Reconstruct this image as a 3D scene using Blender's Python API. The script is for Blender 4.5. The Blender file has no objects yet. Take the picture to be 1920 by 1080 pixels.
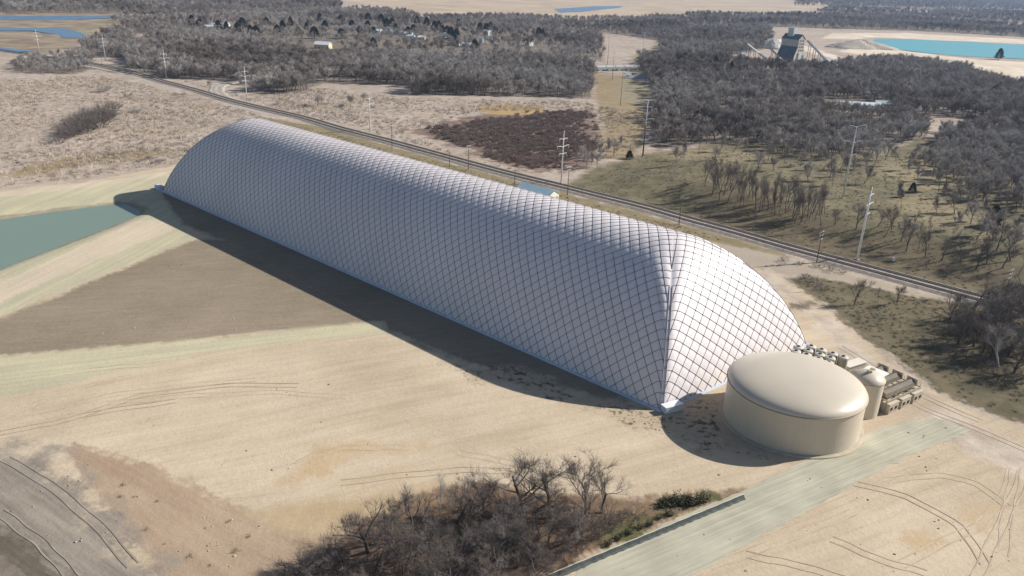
import bpy, math, random
import numpy as np
from mathutils import Vector

random.seed(7)
rng = np.random.default_rng(7)
S = bpy.context.scene
COL = S.collection
PI = math.pi

# ---------------------------------------------------------------- camera
F_PX, HOR, ROLL, CAM_H = 1493.0, 600.0, math.radians(2.16), 100.0
_p = math.atan(HOR / F_PX)
FW = np.array([0, math.cos(_p), -math.sin(_p)])
_R0 = np.array([1.0, 0, 0]); _D0 = -np.array([0, math.sin(_p), math.cos(_p)])
RT = math.cos(ROLL) * _R0 - math.sin(ROLL) * _D0
DN = math.sin(ROLL) * _R0 + math.cos(ROLL) * _D0
CAM = np.array([0, 0, CAM_H])
cd = bpy.data.cameras.new('camera'); cam = bpy.data.objects.new('camera', cd); COL.objects.link(cam)
cd.sensor_width = 36.0; cd.lens = 36.0 * F_PX / 1920.0
cd.clip_start = 1.0; cd.clip_end = 60000
from mathutils import Matrix
M = Matrix(((RT[0], -DN[0], -FW[0], 0), (RT[1], -DN[1], -FW[1], 0), (RT[2], -DN[2], -FW[2], CAM_H), (0, 0, 0, 1)))
cam.matrix_world = M
S.camera = cam

# ---------------------------------------------------------------- light
SUN_AZ, SUN_EL = math.radians(16.9), math.radians(32.2)
w = bpy.data.worlds.new("World"); S.world = w; w.use_nodes = True
nt = w.node_tree
bg = nt.nodes['Background']
sky = nt.nodes.new('ShaderNodeTexSky'); sky.sky_type = 'NISHITA'; sky.sun_disc = False
sky.sun_elevation = SUN_EL; sky.sun_rotation = PI / 2 - SUN_AZ
sky.air_density = 1.0; sky.dust_density = 1.0; sky.ozone_density = 1.2
nt.links.new(sky.outputs[0], bg.inputs[0]); bg.inputs[1].default_value = 0.062
sl = bpy.data.lights.new('sun', 'SUN'); sl.energy = 4.6; sl.angle = math.radians(0.5); sl.color = (1.0, 0.955, 0.88)
so = bpy.data.objects.new('sun', sl); COL.objects.link(so)
sd_ = Vector((math.cos(SUN_EL) * math.cos(SUN_AZ), math.cos(SUN_EL) * math.sin(SUN_AZ), math.sin(SUN_EL)))
so.rotation_euler = (-sd_).to_track_quat('-Z', 'Y').to_euler(); so.location = (300, 100, 400)
S.view_settings.view_transform = 'Standard'; S.view_settings.look = 'None'
S.view_settings.exposure = 0.52; S.view_settings.gamma = 1.0
S.cycles.max_bounces = 5; S.cycles.diffuse_bounces = 2; S.cycles.glossy_bounces = 2
S.cycles.transparent_max_bounces = 4; S.cycles.volume_bounces = 0
S.cycles.use_denoising = True

# ---------------------------------------------------------------- helpers: space
def ray(px, py):
    return FW + ((px - 960) * RT + (py - 540) * DN) / F_PX
def flat(px, py, z=0.0):
    d = ray(px, py)
    if d[2] > -0.004: d = d.copy(); d[2] = -0.004
    t = (z - CAM_H) / d[2]
    return CAM + t * d
def poly(pts, z=0.0):
    return np.array([flat(a, b, z)[:2] for a, b in pts])
def sstep(a, b, x):
    t = np.clip((x - a) / (b - a), 0, 1); return t * t * (3 - 2 * t)
def sdist(P, V, far=60.0):
    """signed distance (positive inside) of points P (n,2) to polygon V"""
    out = np.full(len(P), -far)
    m = (P[:, 0] > V[:, 0].min() - far) & (P[:, 0] < V[:, 0].max() + far) & (P[:, 1] > V[:, 1].min() - far) & (P[:, 1] < V[:, 1].max() + far)
    if not m.any(): return out
    Q = P[m]; d2 = np.full(len(Q), 1e18); ins = np.zeros(len(Q), bool)
    for i in range(len(V)):
        a, b = V[i], V[(i + 1) % len(V)]; e = b - a; L2 = e @ e + 1e-12
        t = np.clip(((Q - a) @ e) / L2, 0, 1); r = Q - a - t[:, None] * e
        d2 = np.minimum(d2, (r * r).sum(1))
        c = (a[1] > Q[:, 1]) != (b[1] > Q[:, 1])
        if c.any():
            xi = a[0] + (Q[:, 1] - a[1]) / (e[1] if abs(e[1]) > 1e-12 else 1e-12) * e[0]
            ins ^= c & (Q[:, 0] < xi)
    d = np.sqrt(d2); out[m] = np.clip(np.where(ins, d, -d), -far, far)
    return out

HILL = poly([(1068, 346), (1150, 315), (1240, 296), (1330, 286), (1500, 280), (1700, 292), (1900, 320), (2150, 390), (2150, 600), (1900, 552), (1700, 503), (1600, 482), (1400, 428), (1200, 376)])
POND_W = -1.6
POND = poly([(-420, 452), (0, 412), (110, 396), (205, 384), (236, 383), (262, 396), (262, 402), (200, 428), (0, 505), (-420, 660)], POND_W)
def terrain(P):
    P = np.atleast_2d(P)
    z = 5.5 * sstep(0, 42, sdist(P, HILL))
    z = z - 3.0 * sstep(-9, 8, sdist(P, POND))
    return z
def at(px, py):
    z = 0.0
    for _ in range(6):
        p = flat(px, py, z); z = float(terrain(p[:2])[0])
    return np.array([p[0], p[1], z])
def vheight(base, top):
    """height of an upright whose foot and top are seen at these two spots"""
    P = at(*base); lo, hi = 0.0, 120.0
    b = np.array(base, float); t = np.array(top, float); n = t - b
    for _ in range(40):
        m = (lo + hi) / 2; d = P + [0, 0, m] - CAM; wz = d @ FW
        q = np.array([960 + F_PX * (d @ RT) / wz, 540 + F_PX * (d @ DN) / wz])
        if (q - b) @ n < n @ n: lo = m
        else: hi = m
    return lo

# ---------------------------------------------------------------- helpers: materials
def mat(name, c, rough=0.8, var=0.0, scale=1.0, c2=None, metal=0.0, rand=0.0, spec=0.3, bump=0.0):
    m = bpy.data.materials.new(name); m.use_nodes = True
    n = m.node_tree; b = n.nodes['Principled BSDF']
    b.inputs['Base Color'].default_value = (*c, 1); b.inputs['Roughness'].default_value = rough
    b.inputs['Metallic'].default_value = metal; b.inputs['Specular IOR Level'].default_value = spec
    if var > 0 or c2 or rand or bump:
        tc = n.nodes.new('ShaderNodeTexCoord'); nz = n.nodes.new('ShaderNodeTexNoise')
        nz.inputs['Scale'].default_value = scale; nz.inputs['Detail'].default_value = 5
        n.links.new(tc.outputs['Object'], nz.inputs['Vector'])
        rp = n.nodes.new('ShaderNodeMapRange'); rp.inputs[1].default_value = .3; rp.inputs[2].default_value = .7
        n.links.new(nz.outputs['Fac'], rp.inputs[0])
        mx = n.nodes.new('ShaderNodeMix'); mx.data_type = 'RGBA'
        a = [x * (1 - var) for x in c]; d = c2 if c2 else [min(1, x * (1 + var)) for x in c]
        mx.inputs['A'].default_value = (*a, 1); mx.inputs['B'].default_value = (*d, 1)
        if rand:
            oi = n.nodes.new('ShaderNodeObjectInfo'); ad = n.nodes.new('ShaderNodeMath'); ad.operation = 'MULTIPLY_ADD'
            n.links.new(oi.outputs['Random'], ad.inputs[0]); ad.inputs[1].default_value = rand
            ml = n.nodes.new('ShaderNodeMath'); ml.operation = 'MULTIPLY'; ml.inputs[1].default_value = 1 - rand
            n.links.new(rp.outputs[0], ml.inputs[0]); n.links.new(ml.outputs[0], ad.inputs[2])
            n.links.new(ad.outputs[0], mx.inputs['Factor'])
        else:
            n.links.new(rp.outputs[0], mx.inputs['Factor'])
        n.links.new(mx.outputs['Result'], b.inputs['Base Color'])
        if bump:
            bm_ = n.nodes.new('ShaderNodeBump'); bm_.inputs['Strength'].default_value = bump
            n.links.new(nz.outputs['Fac'], bm_.inputs['Height']); n.links.new(bm_.outputs[0], b.inputs['Normal'])
    return m

# ---------------------------------------------------------------- helpers: meshes
class MB:
    def __init__(s): s.v = []; s.f = []; s.n = 0
    def add(s, V, Fc):
        s.v.append(np.asarray(V, float)); o = s.n
        s.f.extend([tuple(i + o for i in q) for q in Fc]); s.n += len(V); return s
    def box(s, c, size, rz=0.0, bev=0.0):
        x, y, z = [k / 2 for k in size]
        V = np.array([[a, b, d] for d in (-z, z) for a, b in ((-x, -y), (x, -y), (x, y), (-x, y))])
        ca, sa = math.cos(rz), math.sin(rz); R = np.array([[ca, -sa, 0], [sa, ca, 0], [0, 0, 1]])
        return s.add(V @ R.T + np.array(c), [(0, 3, 2, 1), (4, 5, 6, 7), (0, 1, 5, 4), (1, 2, 6, 5), (2, 3, 7, 6), (3, 0, 4, 7)])
    def tube(s, pts, rad, n=6, cap=True):
        pts = np.asarray(pts, float); k = len(pts); rad = np.broadcast_to(rad, (k,))
        d = np.gradient(pts, axis=0); d /= (np.linalg.norm(d, axis=1)[:, None] + 1e-9)
        up = np.where(np.abs(d[:, 2:3]) > .9, np.array([[1., 0, 0]]), np.array([[0, 0, 1.]]))
        a = np.cross(d, up); a /= (np.linalg.norm(a, axis=1)[:, None] + 1e-9); b = np.cross(d, a)
        t = np.arange(n) * 2 * PI / n
        V = pts[:, None] + rad[:, None, None] * (np.cos(t)[None, :, None] * a[:, None] + np.sin(t)[None, :, None] * b[:, None])
        fc = [(i * n + j, i * n + (j + 1) % n, (i + 1) * n + (j + 1) % n, (i + 1) * n + j) for i in range(k - 1) for j in range(n)]
        if cap: fc += [tuple(range(n))[::-1], tuple((k - 1) * n + j for j in range(n))]
        return s.add(V.reshape(-1, 3), fc)
    def lathe(s, c, prof, n=48, cap=True):
        t = np.arange(n) * 2 * PI / n; V = []
        for r, z in prof: V += [[c[0] + r * math.cos(a), c[1] + r * math.sin(a), c[2] + z] for a in t]
        k = len(prof); fc = [(i * n + j, i * n + (j + 1) % n, (i + 1) * n + (j + 1) % n, (i + 1) * n + j) for i in range(k - 1) for j in range(n)]
        if cap: fc.append(tuple((k - 1) * n + j for j in range(n)))
        return s.add(V, fc)
    def prism(s, prof, y0, y1, origin, rz):
        """profile in local x,z extruded along local y"""
        ca, sa = math.cos(rz), math.sin(rz); R = np.array([[ca, -sa, 0], [sa, ca, 0], [0, 0, 1]])
        k = len(prof); V = [[x, y, z] for y in (y0, y1) for x, z in prof]
        fc = [(i, (i + 1) % k, k + (i + 1) % k, k + i) for i in range(k)] + [tuple(range(k))[::-1], tuple(range(k, 2 * k))]
        return s.add(np.array(V) @ R.T + np.array(origin), fc)
    def build(s, name, material, parent=None, smooth=False):
        me = bpy.data.meshes.new(name); V = np.concatenate(s.v) if s.v else np.zeros((0, 3))
        if parent is not None: V = V - np.array(parent.get('_o', (0, 0, 0)))
        me.from_pydata(V.tolist(), [], s.f)
        me.materials.append(material)
        if smooth: me.polygons.foreach_set('use_smooth', [True] * len(me.polygons))
        me.update()
        o = bpy.data.objects.new(name, me); COL.objects.link(o)
        if parent is not None: o.parent = root_obj(parent)
        return o
class Root(dict): pass
def root_obj(p): return p['obj'] if isinstance(p, Root) else p
def tag(o, label, cat, group=None):
    o['label'] = label; o['category'] = cat
    if group: o['group'] = group
def thing(name, label, cat, loc=(0, 0, 0), group=None):
    o = bpy.data.objects.new(name, None); COL.objects.link(o); o.location = loc; o.empty_display_size = 1
    tag(o, label, cat, group)
    return Root(obj=o, _o=tuple(loc))
def sub(o, parent):       # meshes below a part share that part's origin frame
    return Root(obj=o, _o=parent['_o'])
def struct(o, kind='structure'): o['kind'] = kind; return o
def child_copy(src, dst_root):
    for ch in src.children:
        c = ch.copy(); COL.objects.link(c); c.parent = dst_root
        child_copy(ch, c)
def dup(root, loc, rz=0.0, sc=1.0, label=None, group=None):
    src = root_obj(root); r = src.copy(); COL.objects.link(r)
    r.location = loc; r.rotation_euler = (0, 0, rz); r.scale = (sc, sc, sc) if not hasattr(sc, '__len__') else sc
    if label: r['label'] = label
    if group: r['group'] = group
    child_copy(src, r); return r
#NEXT
# ---------------------------------------------------------------- woods (floor and trees share these outlines)
WOODS = {   # name: (outline, spacing m, height range, kind)
 'A': ([(232, 128), (300, 149), (380, 148), (420, 152), (470, 166), (470, 178), (565, 176), (602, 156), (765, 160), (765, 180), (880, 180), (1112, 184), (1112, 128), (1060, 118), (900, 116), (760, 112), (640, 108), (560, 100), (500, 84), (380, 66), (300, 66), (250, 92)], 6.6, (13, 18)),
 'B': ([(250, 64), (380, 66), (500, 84), (560, 100), (640, 108), (760, 112), (900, 116), (1060, 118), (1100, 106), (1130, 118), (1130, 60), (1280, 84), (1300, 60), (1280, 34), (1060, 38), (900, 32), (800, 34), (760, 24), (640, 24), (330, 42), (215, 48)], 11, (10, 16)),
 'C': ([(-40, 27), (300, 26), (640, 19), (640, -2), (-40, -16)], 15, (16, 22)),
 'D': ([(20, 136), (60, 138), (130, 140), (180, 128), (170, 104), (110, 106), (30, 112)], 8, (7, 11)),
 'E': ([(142, 96), (200, 108), (240, 110), (255, 64), (215, 58), (165, 76)], 8, (10, 15)),
 'F': ([(1195, 112), (1250, 112), (1370, 118), (1450, 126), (1520, 126), (1640, 122), (1740, 120), (1800, 134), (1850, 152), (1960, 182), (1960, 240), (1840, 228), (1700, 214), (1560, 196), (1480, 206), (1400, 204), (1290, 196), (1215, 170)], 7.6, (13, 18)),
 'G': ([(1228, 282), (1290, 274), (1340, 268), (1400, 268), (1440, 286), (1480, 300), (1548, 332), (1600, 312), (1640, 292), (1690, 272), (1740, 262), (1740, 240), (1700, 214), (1560, 196), (1480, 206), (1400, 204), (1290, 196), (1222, 172), (1216, 220)], 6.4, (11, 16)),
 'H': ([(1770, 380), (1830, 402), (1960, 440), (2250, 470), (2250, 230), (1960, 240), (1840, 228), (1760, 250), (1730, 320)], 6.6, (10, 15)),
 'I': ([(1230, 104), (1300, 112), (1400, 100), (1450, 86), (1440, 52), (1300, 60), (1250, 74)], 9, (14, 20)),
 'J': ([(1300, 52), (1440, 50), (1560, 54), (1720, 58), (1960, 72), (1960, 54), (1720, 36), (1560, 30), (1280, 30)], 15, (14, 20)),
 'K': ([(1490, 12), (1960, 22), (1960, 1), (1490, -6)], 30, (18, 24)),
 'N': ([(1530, 25), (1740, 36), (1760, 24), (1560, 13)], 22, (14, 20)),
 'O': ([(215, 46), (330, 42), (640, 25), (760, 25), (700, 16), (640, 19), (300, 27), (200, 30)], 17, (9, 15)),
 'L': ([(1730, 34), (1960, 46), (1960, 24), (1760, 20)], 22, (14, 20)),
}
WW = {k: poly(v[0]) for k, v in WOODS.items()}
VILLAGE = poly([(330, 44), (640, 32), (1000, 60), (1060, 96), (980, 116), (700, 110), (560, 100), (380, 64)])

SHADE_FREE = None
# ---------------------------------------------------------------- the ground: one sheet to the horizon
def zone(name, polys, a, b, w=2.0, en=3.0, tex='n2', wz=0.0):
    return dict(name=name, polys=[p if isinstance(p, np.ndarray) else poly(p) for p in polys], a=a, b=b, w=w, en=en, tex=tex)
SAND = [(-700, 1900), (-700, 330), (-300, 348), (0, 357), (150, 342), (318, 313), (480, 235), (700, 300), (1000, 380), (1330, 452), (1400, 470), (1470, 482), (1560, 506), (1700, 538), (1800, 556), (1880, 566), (1880, 572), (1800, 565), (1700, 549), (1560, 522), (1475, 516), (1470, 524), (1540, 566), (1560, 585), (1600, 625), (1650, 660), (1700, 700), (1760, 738), (1840, 775), (1930, 800), (2500, 940), (2500, 1900)]
ZONES = [
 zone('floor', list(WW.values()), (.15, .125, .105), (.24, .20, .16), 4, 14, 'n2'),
 zone('bank', [[(232, 130), (250, 116), (300, 112), (300, 118), (250, 126)], [(1190, 112), (1250, 96), (1262, 84), (1235, 84), (1180, 106)], [(1540, 206), (1600, 212), (1660, 216), (1650, 205), (1560, 198)]], (.27, .24, .13), (.32, .27, .16), 3, 8, 'n2'),
 zone('redscrub', [[(765, 248), (830, 230), (900, 214), (1010, 206), (1118, 205), (1127, 250), (1127, 300), (1070, 322), (1000, 322), (930, 306), (850, 272)]], (.15, .105, .085), (.26, .19, .15), 4, 22, 'n2'),
 zone('reeds', [[(896, 200), (950, 194), (1015, 199), (1028, 206), (1010, 213), (960, 216), (910, 213)]], (.42, .29, .14), (.36, .25, .13), 2, 5, 'n2'),
 zone('ochre', [[(70, 305), (200, 285), (310, 280), (300, 292), (150, 312), (20, 335), (0, 330)], [(1114, 130), (1190, 134), (1215, 180), (1215, 240), (1190, 300), (1128, 300), (1127, 220), (1114, 180)]], (.35, .26, .155), (.25, .20, .125), 3, 14, 'n2'),
 zone('corridor', [[(1170, 150), (1218, 158), (1224, 190), (1190, 196), (1150, 180)]], (.24, .205, .135), (.31, .26, .175), 3, 10, 'n2'),
 zone('meadow', [[(1062, 345), (1110, 316), (1180, 296), (1240, 284), (1300, 276), (1340, 268), (1400, 262), (1480, 268), (1560, 300), (1640, 290), (1720, 262), (1800, 262), (1930, 300), (2300, 420), (2400, 700), (1930, 580), (1880, 568), (1700, 533), (1560, 500), (1400, 448), (1280, 416), (1160, 388), (1080, 364)]], (.215, .182, .112), (.118, .106, .066), 3, 8, 'n2'),
 zone('dryslope', [[(1240, 290), (1300, 278), (1400, 284), (1450, 310), (1380, 325), (1290, 312)], [(1640, 330), (1740, 300), (1800, 330), (1760, 380), (1680, 372)], [(1700, 380), (1780, 400), (1830, 440), (1760, 450), (1660, 410)]], (.285, .235, .145), (.22, .18, .11), 6, 12, 'n2'),
 zone('leaflitter', [[(1290, 420), (1330, 370), (1440, 388), (1560, 440), (1700, 470), (1900, 520), (2100, 560), (2100, 640), (1900, 560), (1700, 520), (1540, 482), (1400, 445)]], (.10, .082, .055), (.18, .145, .09), 6, 14, 'n2'),
 zone('sand', [SAND], (.575, .475, .35), (.41, .32, .22), 1.2, 4, 'sand'),
 zone('verge', [[(318, 312), (480, 218), (600, 238), (740, 276), (850, 308), (1000, 346), (1060, 362), (1280, 420), (1400, 452), (1480, 478), (1480, 484), (1400, 468), (1330, 452), (1000, 384), (700, 310), (480, 240)]], (.28, .225, .135), (.20, .165, .095), 1.5, 5, 'n2'),
 zone('gravelroad', [[(1330, 455), (1400, 468), (1480, 484), (1540, 503), (1700, 538), (1800, 557), (1880, 568), (1880, 572), (1800, 566), (1700, 550), (1560, 524), (1470, 516), (1400, 500), (1350, 478)]], (.40, .335, .265), (.34, .28, .215), 1.5, 4, 'sand'),
 zone('worntrack', [[(1440, 505), (1500, 560), (1560, 604), (1610, 645), (1670, 692), (1750, 748), (1840, 800), (1960, 862), (1960, 930), (1830, 856), (1740, 800), (1690, 752), (1640, 715), (1575, 658), (1525, 608), (1460, 545), (1425, 520)]], (.40, .325, .255), (.56, .475, .385), 1.6, 6, 'n2'),
 zone('trackbank', [[(1498, 512), (1540, 520), (1572, 540), (1560, 552), (1520, 536)], [(1480, 570), (1530, 566), (1545, 572), (1500, 580)]], (.14, .11, .075), (.2, .16, .11), 2, 7, 'n3'),
 zone('olive', [[(1470, 520), (1560, 524), (1660, 545), (1800, 568), (1930, 592), (2500, 740), (2500, 930), (1930, 796), (1840, 768), (1760, 730), (1700, 690), (1640, 645), (1590, 606), (1545, 570)]], (.105, .092, .058), (.185, .152, .095), 1.0, 5, 'n2'),
 zone('brownfield_domeshade', [[(300, 350), (420, 400), (700, 525), (1000, 660), (1190, 745), (1130, 748), (1010, 716), (880, 684), (760, 634), (700, 604), (560, 530), (430, 456), (340, 420), (300, 372)], [(-700, 870), (0, 598), (90, 562), (360, 449), (430, 450), (560, 520), (720, 602), (560, 616), (420, 633), (200, 652), (0, 668), (-300, 720)]], (.23, .185, .13), (.30, .245, .178), 1.4, 3, 'field'),  # first outline: dome shadow deepened in the soil colour; second: the brown field
 zone('straw', [[(-500, 395), (0, 360), (150, 345), (310, 322), (335, 345), (300, 362), (345, 430), (372, 445), (0, 590), (-700, 860)]], (.53, .475, .32), (.43, .40, .285), 1.0, 2.5, 'straw'),
 zone('strawstrip', [[(-300, 716), (0, 668), (200, 652), (420, 633), (560, 616), (718, 604), (722, 626), (560, 642), (420, 655), (250, 690), (0, 745), (-400, 850)]], (.53, .475, .32), (.42, .385, .275), 1.0, 2.5, 'strawb'),
 zone('wetbank', [np.array(POND) + (np.array(POND) - np.array(POND).mean(0)) / np.linalg.norm(np.array(POND) - np.array(POND).mean(0), axis=1)[:, None] * 3.2], (.27, .235, .165), (.36, .32, .23), .7, 1.5, 'n2'),
 zone('bermtop', [[(-300, 650), (0, 530), (120, 476), (250, 414), (290, 412), (330, 430), (180, 488), (0, 566), (-300, 700)], [(-300, 362), (0, 361), (180, 341), (320, 320), (320, 330), (180, 349), (0, 370)]], (.60, .50, .38), (.52, .44, .33), .8, 2.5, 'straw'),
 zone('redslope', [[(112, 842), (160, 838), (260, 868), (350, 908), (420, 944), (478, 964), (520, 988), (600, 985), (680, 1000), (620, 1040), (560, 1200), (330, 1240), (280, 1060), (200, 960), (140, 892)]], (.33, .235, .165), (.42, .315, .22), 1.2, 7, 'streakd'),
 zone('tanrim', [[(470, 964), (560, 940), (700, 925), (800, 915), (860, 905), (900, 925), (700, 1000), (600, 1010), (520, 992)]], (.44, .33, .205), (.50, .385, .245), 2, 5, 'n2'),
 zone('greyslope', [[(-500, 880), (-40, 842), (40, 838), (110, 846), (150, 900), (200, 960), (280, 1060), (330, 1240), (-500, 1500)]], (.35, .30, .245), (.19, .16, .135), 3.5, 14, 'streakd'),
 zone('ruts', [[(-200, 900), (0, 990), (60, 1030), (120, 1072), (200, 1130), (160, 1170), (60, 1100), (0, 1052), (-200, 960)]], (.11, .09, .07), (.19, .155, .12), 1.5, 4, 'streakd'),
 zone('grovefloor', [[(530, 1090), (640, 1005), (760, 940), (900, 906), (1040, 920), (1180, 937), (1250, 934), (1330, 926), (1394, 920), (1270, 976), (1110, 1046), (1010, 1090), (990, 1300), (480, 1300)]], (.18, .12, .08), (.25, .17, .105), 1.2, 4, 'n2'),
 zone('greenweeds', [[(1236, 944), (1262, 934), (1310, 934), (1330, 926), (1342, 934), (1310, 946), (1262, 962)], [(1150, 990), (1180, 980), (1260, 962), (1180, 1004), (1120, 1030)]], (.09, .10, .045), (.14, .125, .06), 1.2, 5, 'n3'),
 zone('churned', [[(840, 676), (930, 690), (1010, 700), (1110, 748), (1235, 775), (1330, 752), (1352, 760), (1360, 830), (1470, 858), (1440, 866), (1330, 846), (1220, 812), (1140, 775), (1010, 735), (890, 712)]], (.46, .37, .26), (.12, .098, .075), 2.0, 8, 'speck'),
 zone('pad', [[(1345, 758), (1440, 740), (1600, 800), (1660, 770), (1730, 735), (1760, 760), (1700, 800), (1600, 850), (1480, 868), (1370, 835)]], (.40, .32, .235), (.47, .38, .28), 1.5, 4, 'sand'),
 zone('farfield', [[(560, -14), (700, 10), (760, 24), (900, 30), (1060, 36), (1280, 32), (1480, 22), (1560, 14), (1540, 4), (1400, -2), (900, -22), (600, -22)], [(1560, 12), (1716, 18), (1710, 21), (1560, 16)]], (.50, .40, .29), (.42, .33, .24), 10, 40, 'n0'),
 zone('riverflat', [[(-60, 22), (215, 24), (235, 48), (205, 62), (150, 80), (100, 104), (-60, 90)]], (.20, .155, .115), (.36, .29, .20), 6, 20, 'n1'),
 zone('quarrysand', [[(1540, 72), (1560, 62), (1700, 62), (1960, 76), (1960, 84), (1640, 70), (1600, 74)], [(1570, 96), (1640, 84), (1690, 92), (1760, 104), (1840, 112), (1840, 118), (1700, 104), (1620, 104)], [(1780, 120), (1850, 112), (1960, 118), (1960, 152), (1900, 146), (1840, 132)], [(1445, 84), (1475, 76), (1475, 92), (1450, 94)], [(1505, 84), (1580, 108), (1570, 112), (1500, 94)]], (.70, .62, .50), (.58, .46, .34), 3, 10, 'n1'),
 zone('railyard', [[(1112, 137), (1180, 143), (1260, 146), (1340, 138), (1340, 122), (1260, 122), (1112, 128)]], (.42, .36, .28), (.33, .28, .21), 2, 8, 'n1'),
]
def ribbon(pts, wd=.7):
    P = poly(pts); t = np.r_[0, np.cumsum(np.linalg.norm(np.diff(P, axis=0), axis=1))]; q = np.linspace(0, t[-1], 4 * len(pts)); Q = np.column_stack([np.interp(q, t, P[:, 0]), np.interp(q, t, P[:, 1])])
    for _ in range(3): Q[1:-1] = .25 * Q[:-2] + .5 * Q[1:-1] + .25 * Q[2:]
    d = np.gradient(Q, axis=0); d /= np.linalg.norm(d, axis=1)[:, None]; nr = np.column_stack([-d[:, 1], d[:, 0]])
    return np.concatenate([Q + nr * wd, (Q - nr * wd)[::-1]])
WHEEL = ([(0, 786), (80, 752), (170, 722), (240, 706)], [(60, 776), (200, 742), (330, 724), (480, 712)], [(200, 756), (360, 742), (520, 735), (650, 745)], [(120, 700), (200, 690), (300, 682)], [(860, 848), (960, 868), (1040, 884), (1110, 905)], [(560, 868), (600, 850), (640, 840), (760, 838)],
            [(1290, 1050), (1420, 1000), (1560, 948), (1700, 885), (1790, 850)], [(1330, 1062), (1450, 1020), (1600, 960)], [(1690, 1060), (1760, 1020), (1830, 990), (1880, 940), (1900, 880)], [(1880, 1040), (1890, 960), (1905, 880)], [(1660, 900), (1760, 890), (1830, 905), (1890, 950)], [(1560, 1010), (1650, 1050), (1740, 1075)], [(1560, 660), (1640, 708), (1730, 765), (1820, 800), (1940, 850)], [(1575, 650), (1660, 700), (1750, 752), (1840, 790)], [(1400, 1040), (1500, 1060), (1600, 1090)], [(640, 905), (760, 890), (880, 880), (960, 884)])
ZONES.append(zone('scuffs', [[(540, 905), (590, 862), (640, 838), (650, 846), (610, 880), (560, 915)], [(640, 900), (700, 886), (760, 886), (740, 900), (660, 912)], [(600, 845), (700, 832), (780, 838), (760, 846), (640, 852)], [(1700, 1000), (1740, 985), (1760, 1010), (1720, 1030)], [(1800, 960), (1850, 930), (1880, 960), (1830, 990)]], (.46, .335, .20), (.56, .43, .28), 2.5, 7, 'sand'))
def build_ground():
    nr, na = 800, 640
    rr = 30.0 * (26000 / 30.0) ** (np.linspace(0, 1, nr) ** 1.12)
    aa = np.radians(np.linspace(-72, 72, na))
    P = np.stack([(rr[:, None] * np.sin(aa)[None]).ravel(), (rr[:, None] * np.cos(aa)[None]).ravel()], 1)
    z = terrain(P)
    # low undulation away from the works
    z = z + 0.35 * np.sin(P[:, 0] * .043 + 1.3 * np.sin(P[:, 1] * .031)) * np.sin(P[:, 1] * .037 + P[:, 0] * .011) * sstep(420, 600, np.hypot(P[:, 0], P[:, 1]))
    me = bpy.data.meshes.new('ground')
    nv = len(P); co = np.column_stack([P, z]).astype(np.float32)
    i = np.arange(nr - 1)[:, None] * na + np.arange(na - 1)[None]
    q = np.stack([i, i + 1, i + na + 1, i + na], -1).reshape(-1, 4)[:, ::-1]
    me.vertices.add(nv); me.vertices.foreach_set('co', co.ravel())
    me.loops.add(q.size); me.loops.foreach_set('vertex_index', q.ravel().astype(np.int32))
    me.polygons.add(len(q)); me.polygons.foreach_set('loop_start', np.arange(0, q.size, 4, dtype=np.int32))
    me.update(calc_edges=True); me.polygons.foreach_set('use_smooth', [True] * len(q))
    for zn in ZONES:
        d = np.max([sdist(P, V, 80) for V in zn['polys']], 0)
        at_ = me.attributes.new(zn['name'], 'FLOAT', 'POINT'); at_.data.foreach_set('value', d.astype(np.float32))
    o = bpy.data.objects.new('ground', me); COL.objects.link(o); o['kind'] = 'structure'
    m = bpy.data.materials.new('ground'); m.use_nodes = True; n = m.node_tree; L = n.links.new
    b = n.nodes['Principled BSDF']; b.inputs['Roughness'].default_value = .95; b.inputs['Specular IOR Level'].default_value = .1
    tc = n.nodes.new('ShaderNodeTexCoord')
    def noise(sc, det=4, rough=.55, mp=None):
        x = n.nodes.new('ShaderNodeTexNoise'); x.inputs['Scale'].default_value = sc; x.inputs['Detail'].default_value = det; x.inputs['Roughness'].default_value = rough
        if mp:
            k = n.nodes.new('ShaderNodeMapping'); k.inputs['Scale'].default_value = (mp[1], mp[2], 1); v_ = n.nodes.new('ShaderNodeVectorRotate'); v_.rotation_type = 'Z_AXIS'; v_.inputs['Angle'].default_value = -mp[0]
            L(tc.outputs['Object'], v_.inputs['Vector']); L(v_.outputs[0], k.inputs['Vector']); L(k.outputs[0], x.inputs['Vector'])
        else: L(tc.outputs['Object'], x.inputs['Vector'])
        return x.outputs['Fac']
    def rng_(s, lo, hi, a=0, b_=1, smooth=True):
        x = n.nodes.new('ShaderNodeMapRange'); x.interpolation_type = 'SMOOTHSTEP' if smooth else 'LINEAR'
        for k, vv in zip((1, 2, 3, 4), (lo, hi, a, b_)): x.inputs[k].default_value = vv
        L(s, x.inputs[0]); return x.outputs[0]
    def math_(op, a, b_=None):
        x = n.nodes.new('ShaderNodeMath'); x.operation = op
        for k, s in enumerate((a, b_)):
            if s is None: continue
            if isinstance(s, (int, float)): x.inputs[k].default_value = s
            else: L(s, x.inputs[k])
        return x.outputs[0]
    def mix(f, a, b_, mode='MIX'):
        x = n.nodes.new('ShaderNodeMix'); x.data_type = 'RGBA'; x.blend_type = mode
        for nm, s in (('Factor', f), ('A', a), ('B', b_)):
            if isinstance(s, tuple): x.inputs[nm].default_value = (*s, 1)
            elif isinstance(s, (int, float)): x.inputs[nm].default_value = s
            else: L(s, x.inputs[nm])
        return x.outputs['Result']
    n0 = noise(.006, 5, .6); n1 = noise(.03, 6, .62); n2 = noise(.13, 6, .65); n3 = noise(.7, 5, .7); edge = noise(.09, 6, .7)
    fa = math.atan2(.67, -.74)   # the long axis of the works
    def adir(a, b): d = (flat(*b) - flat(*a)); return math.atan2(d[1], d[0])
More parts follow.
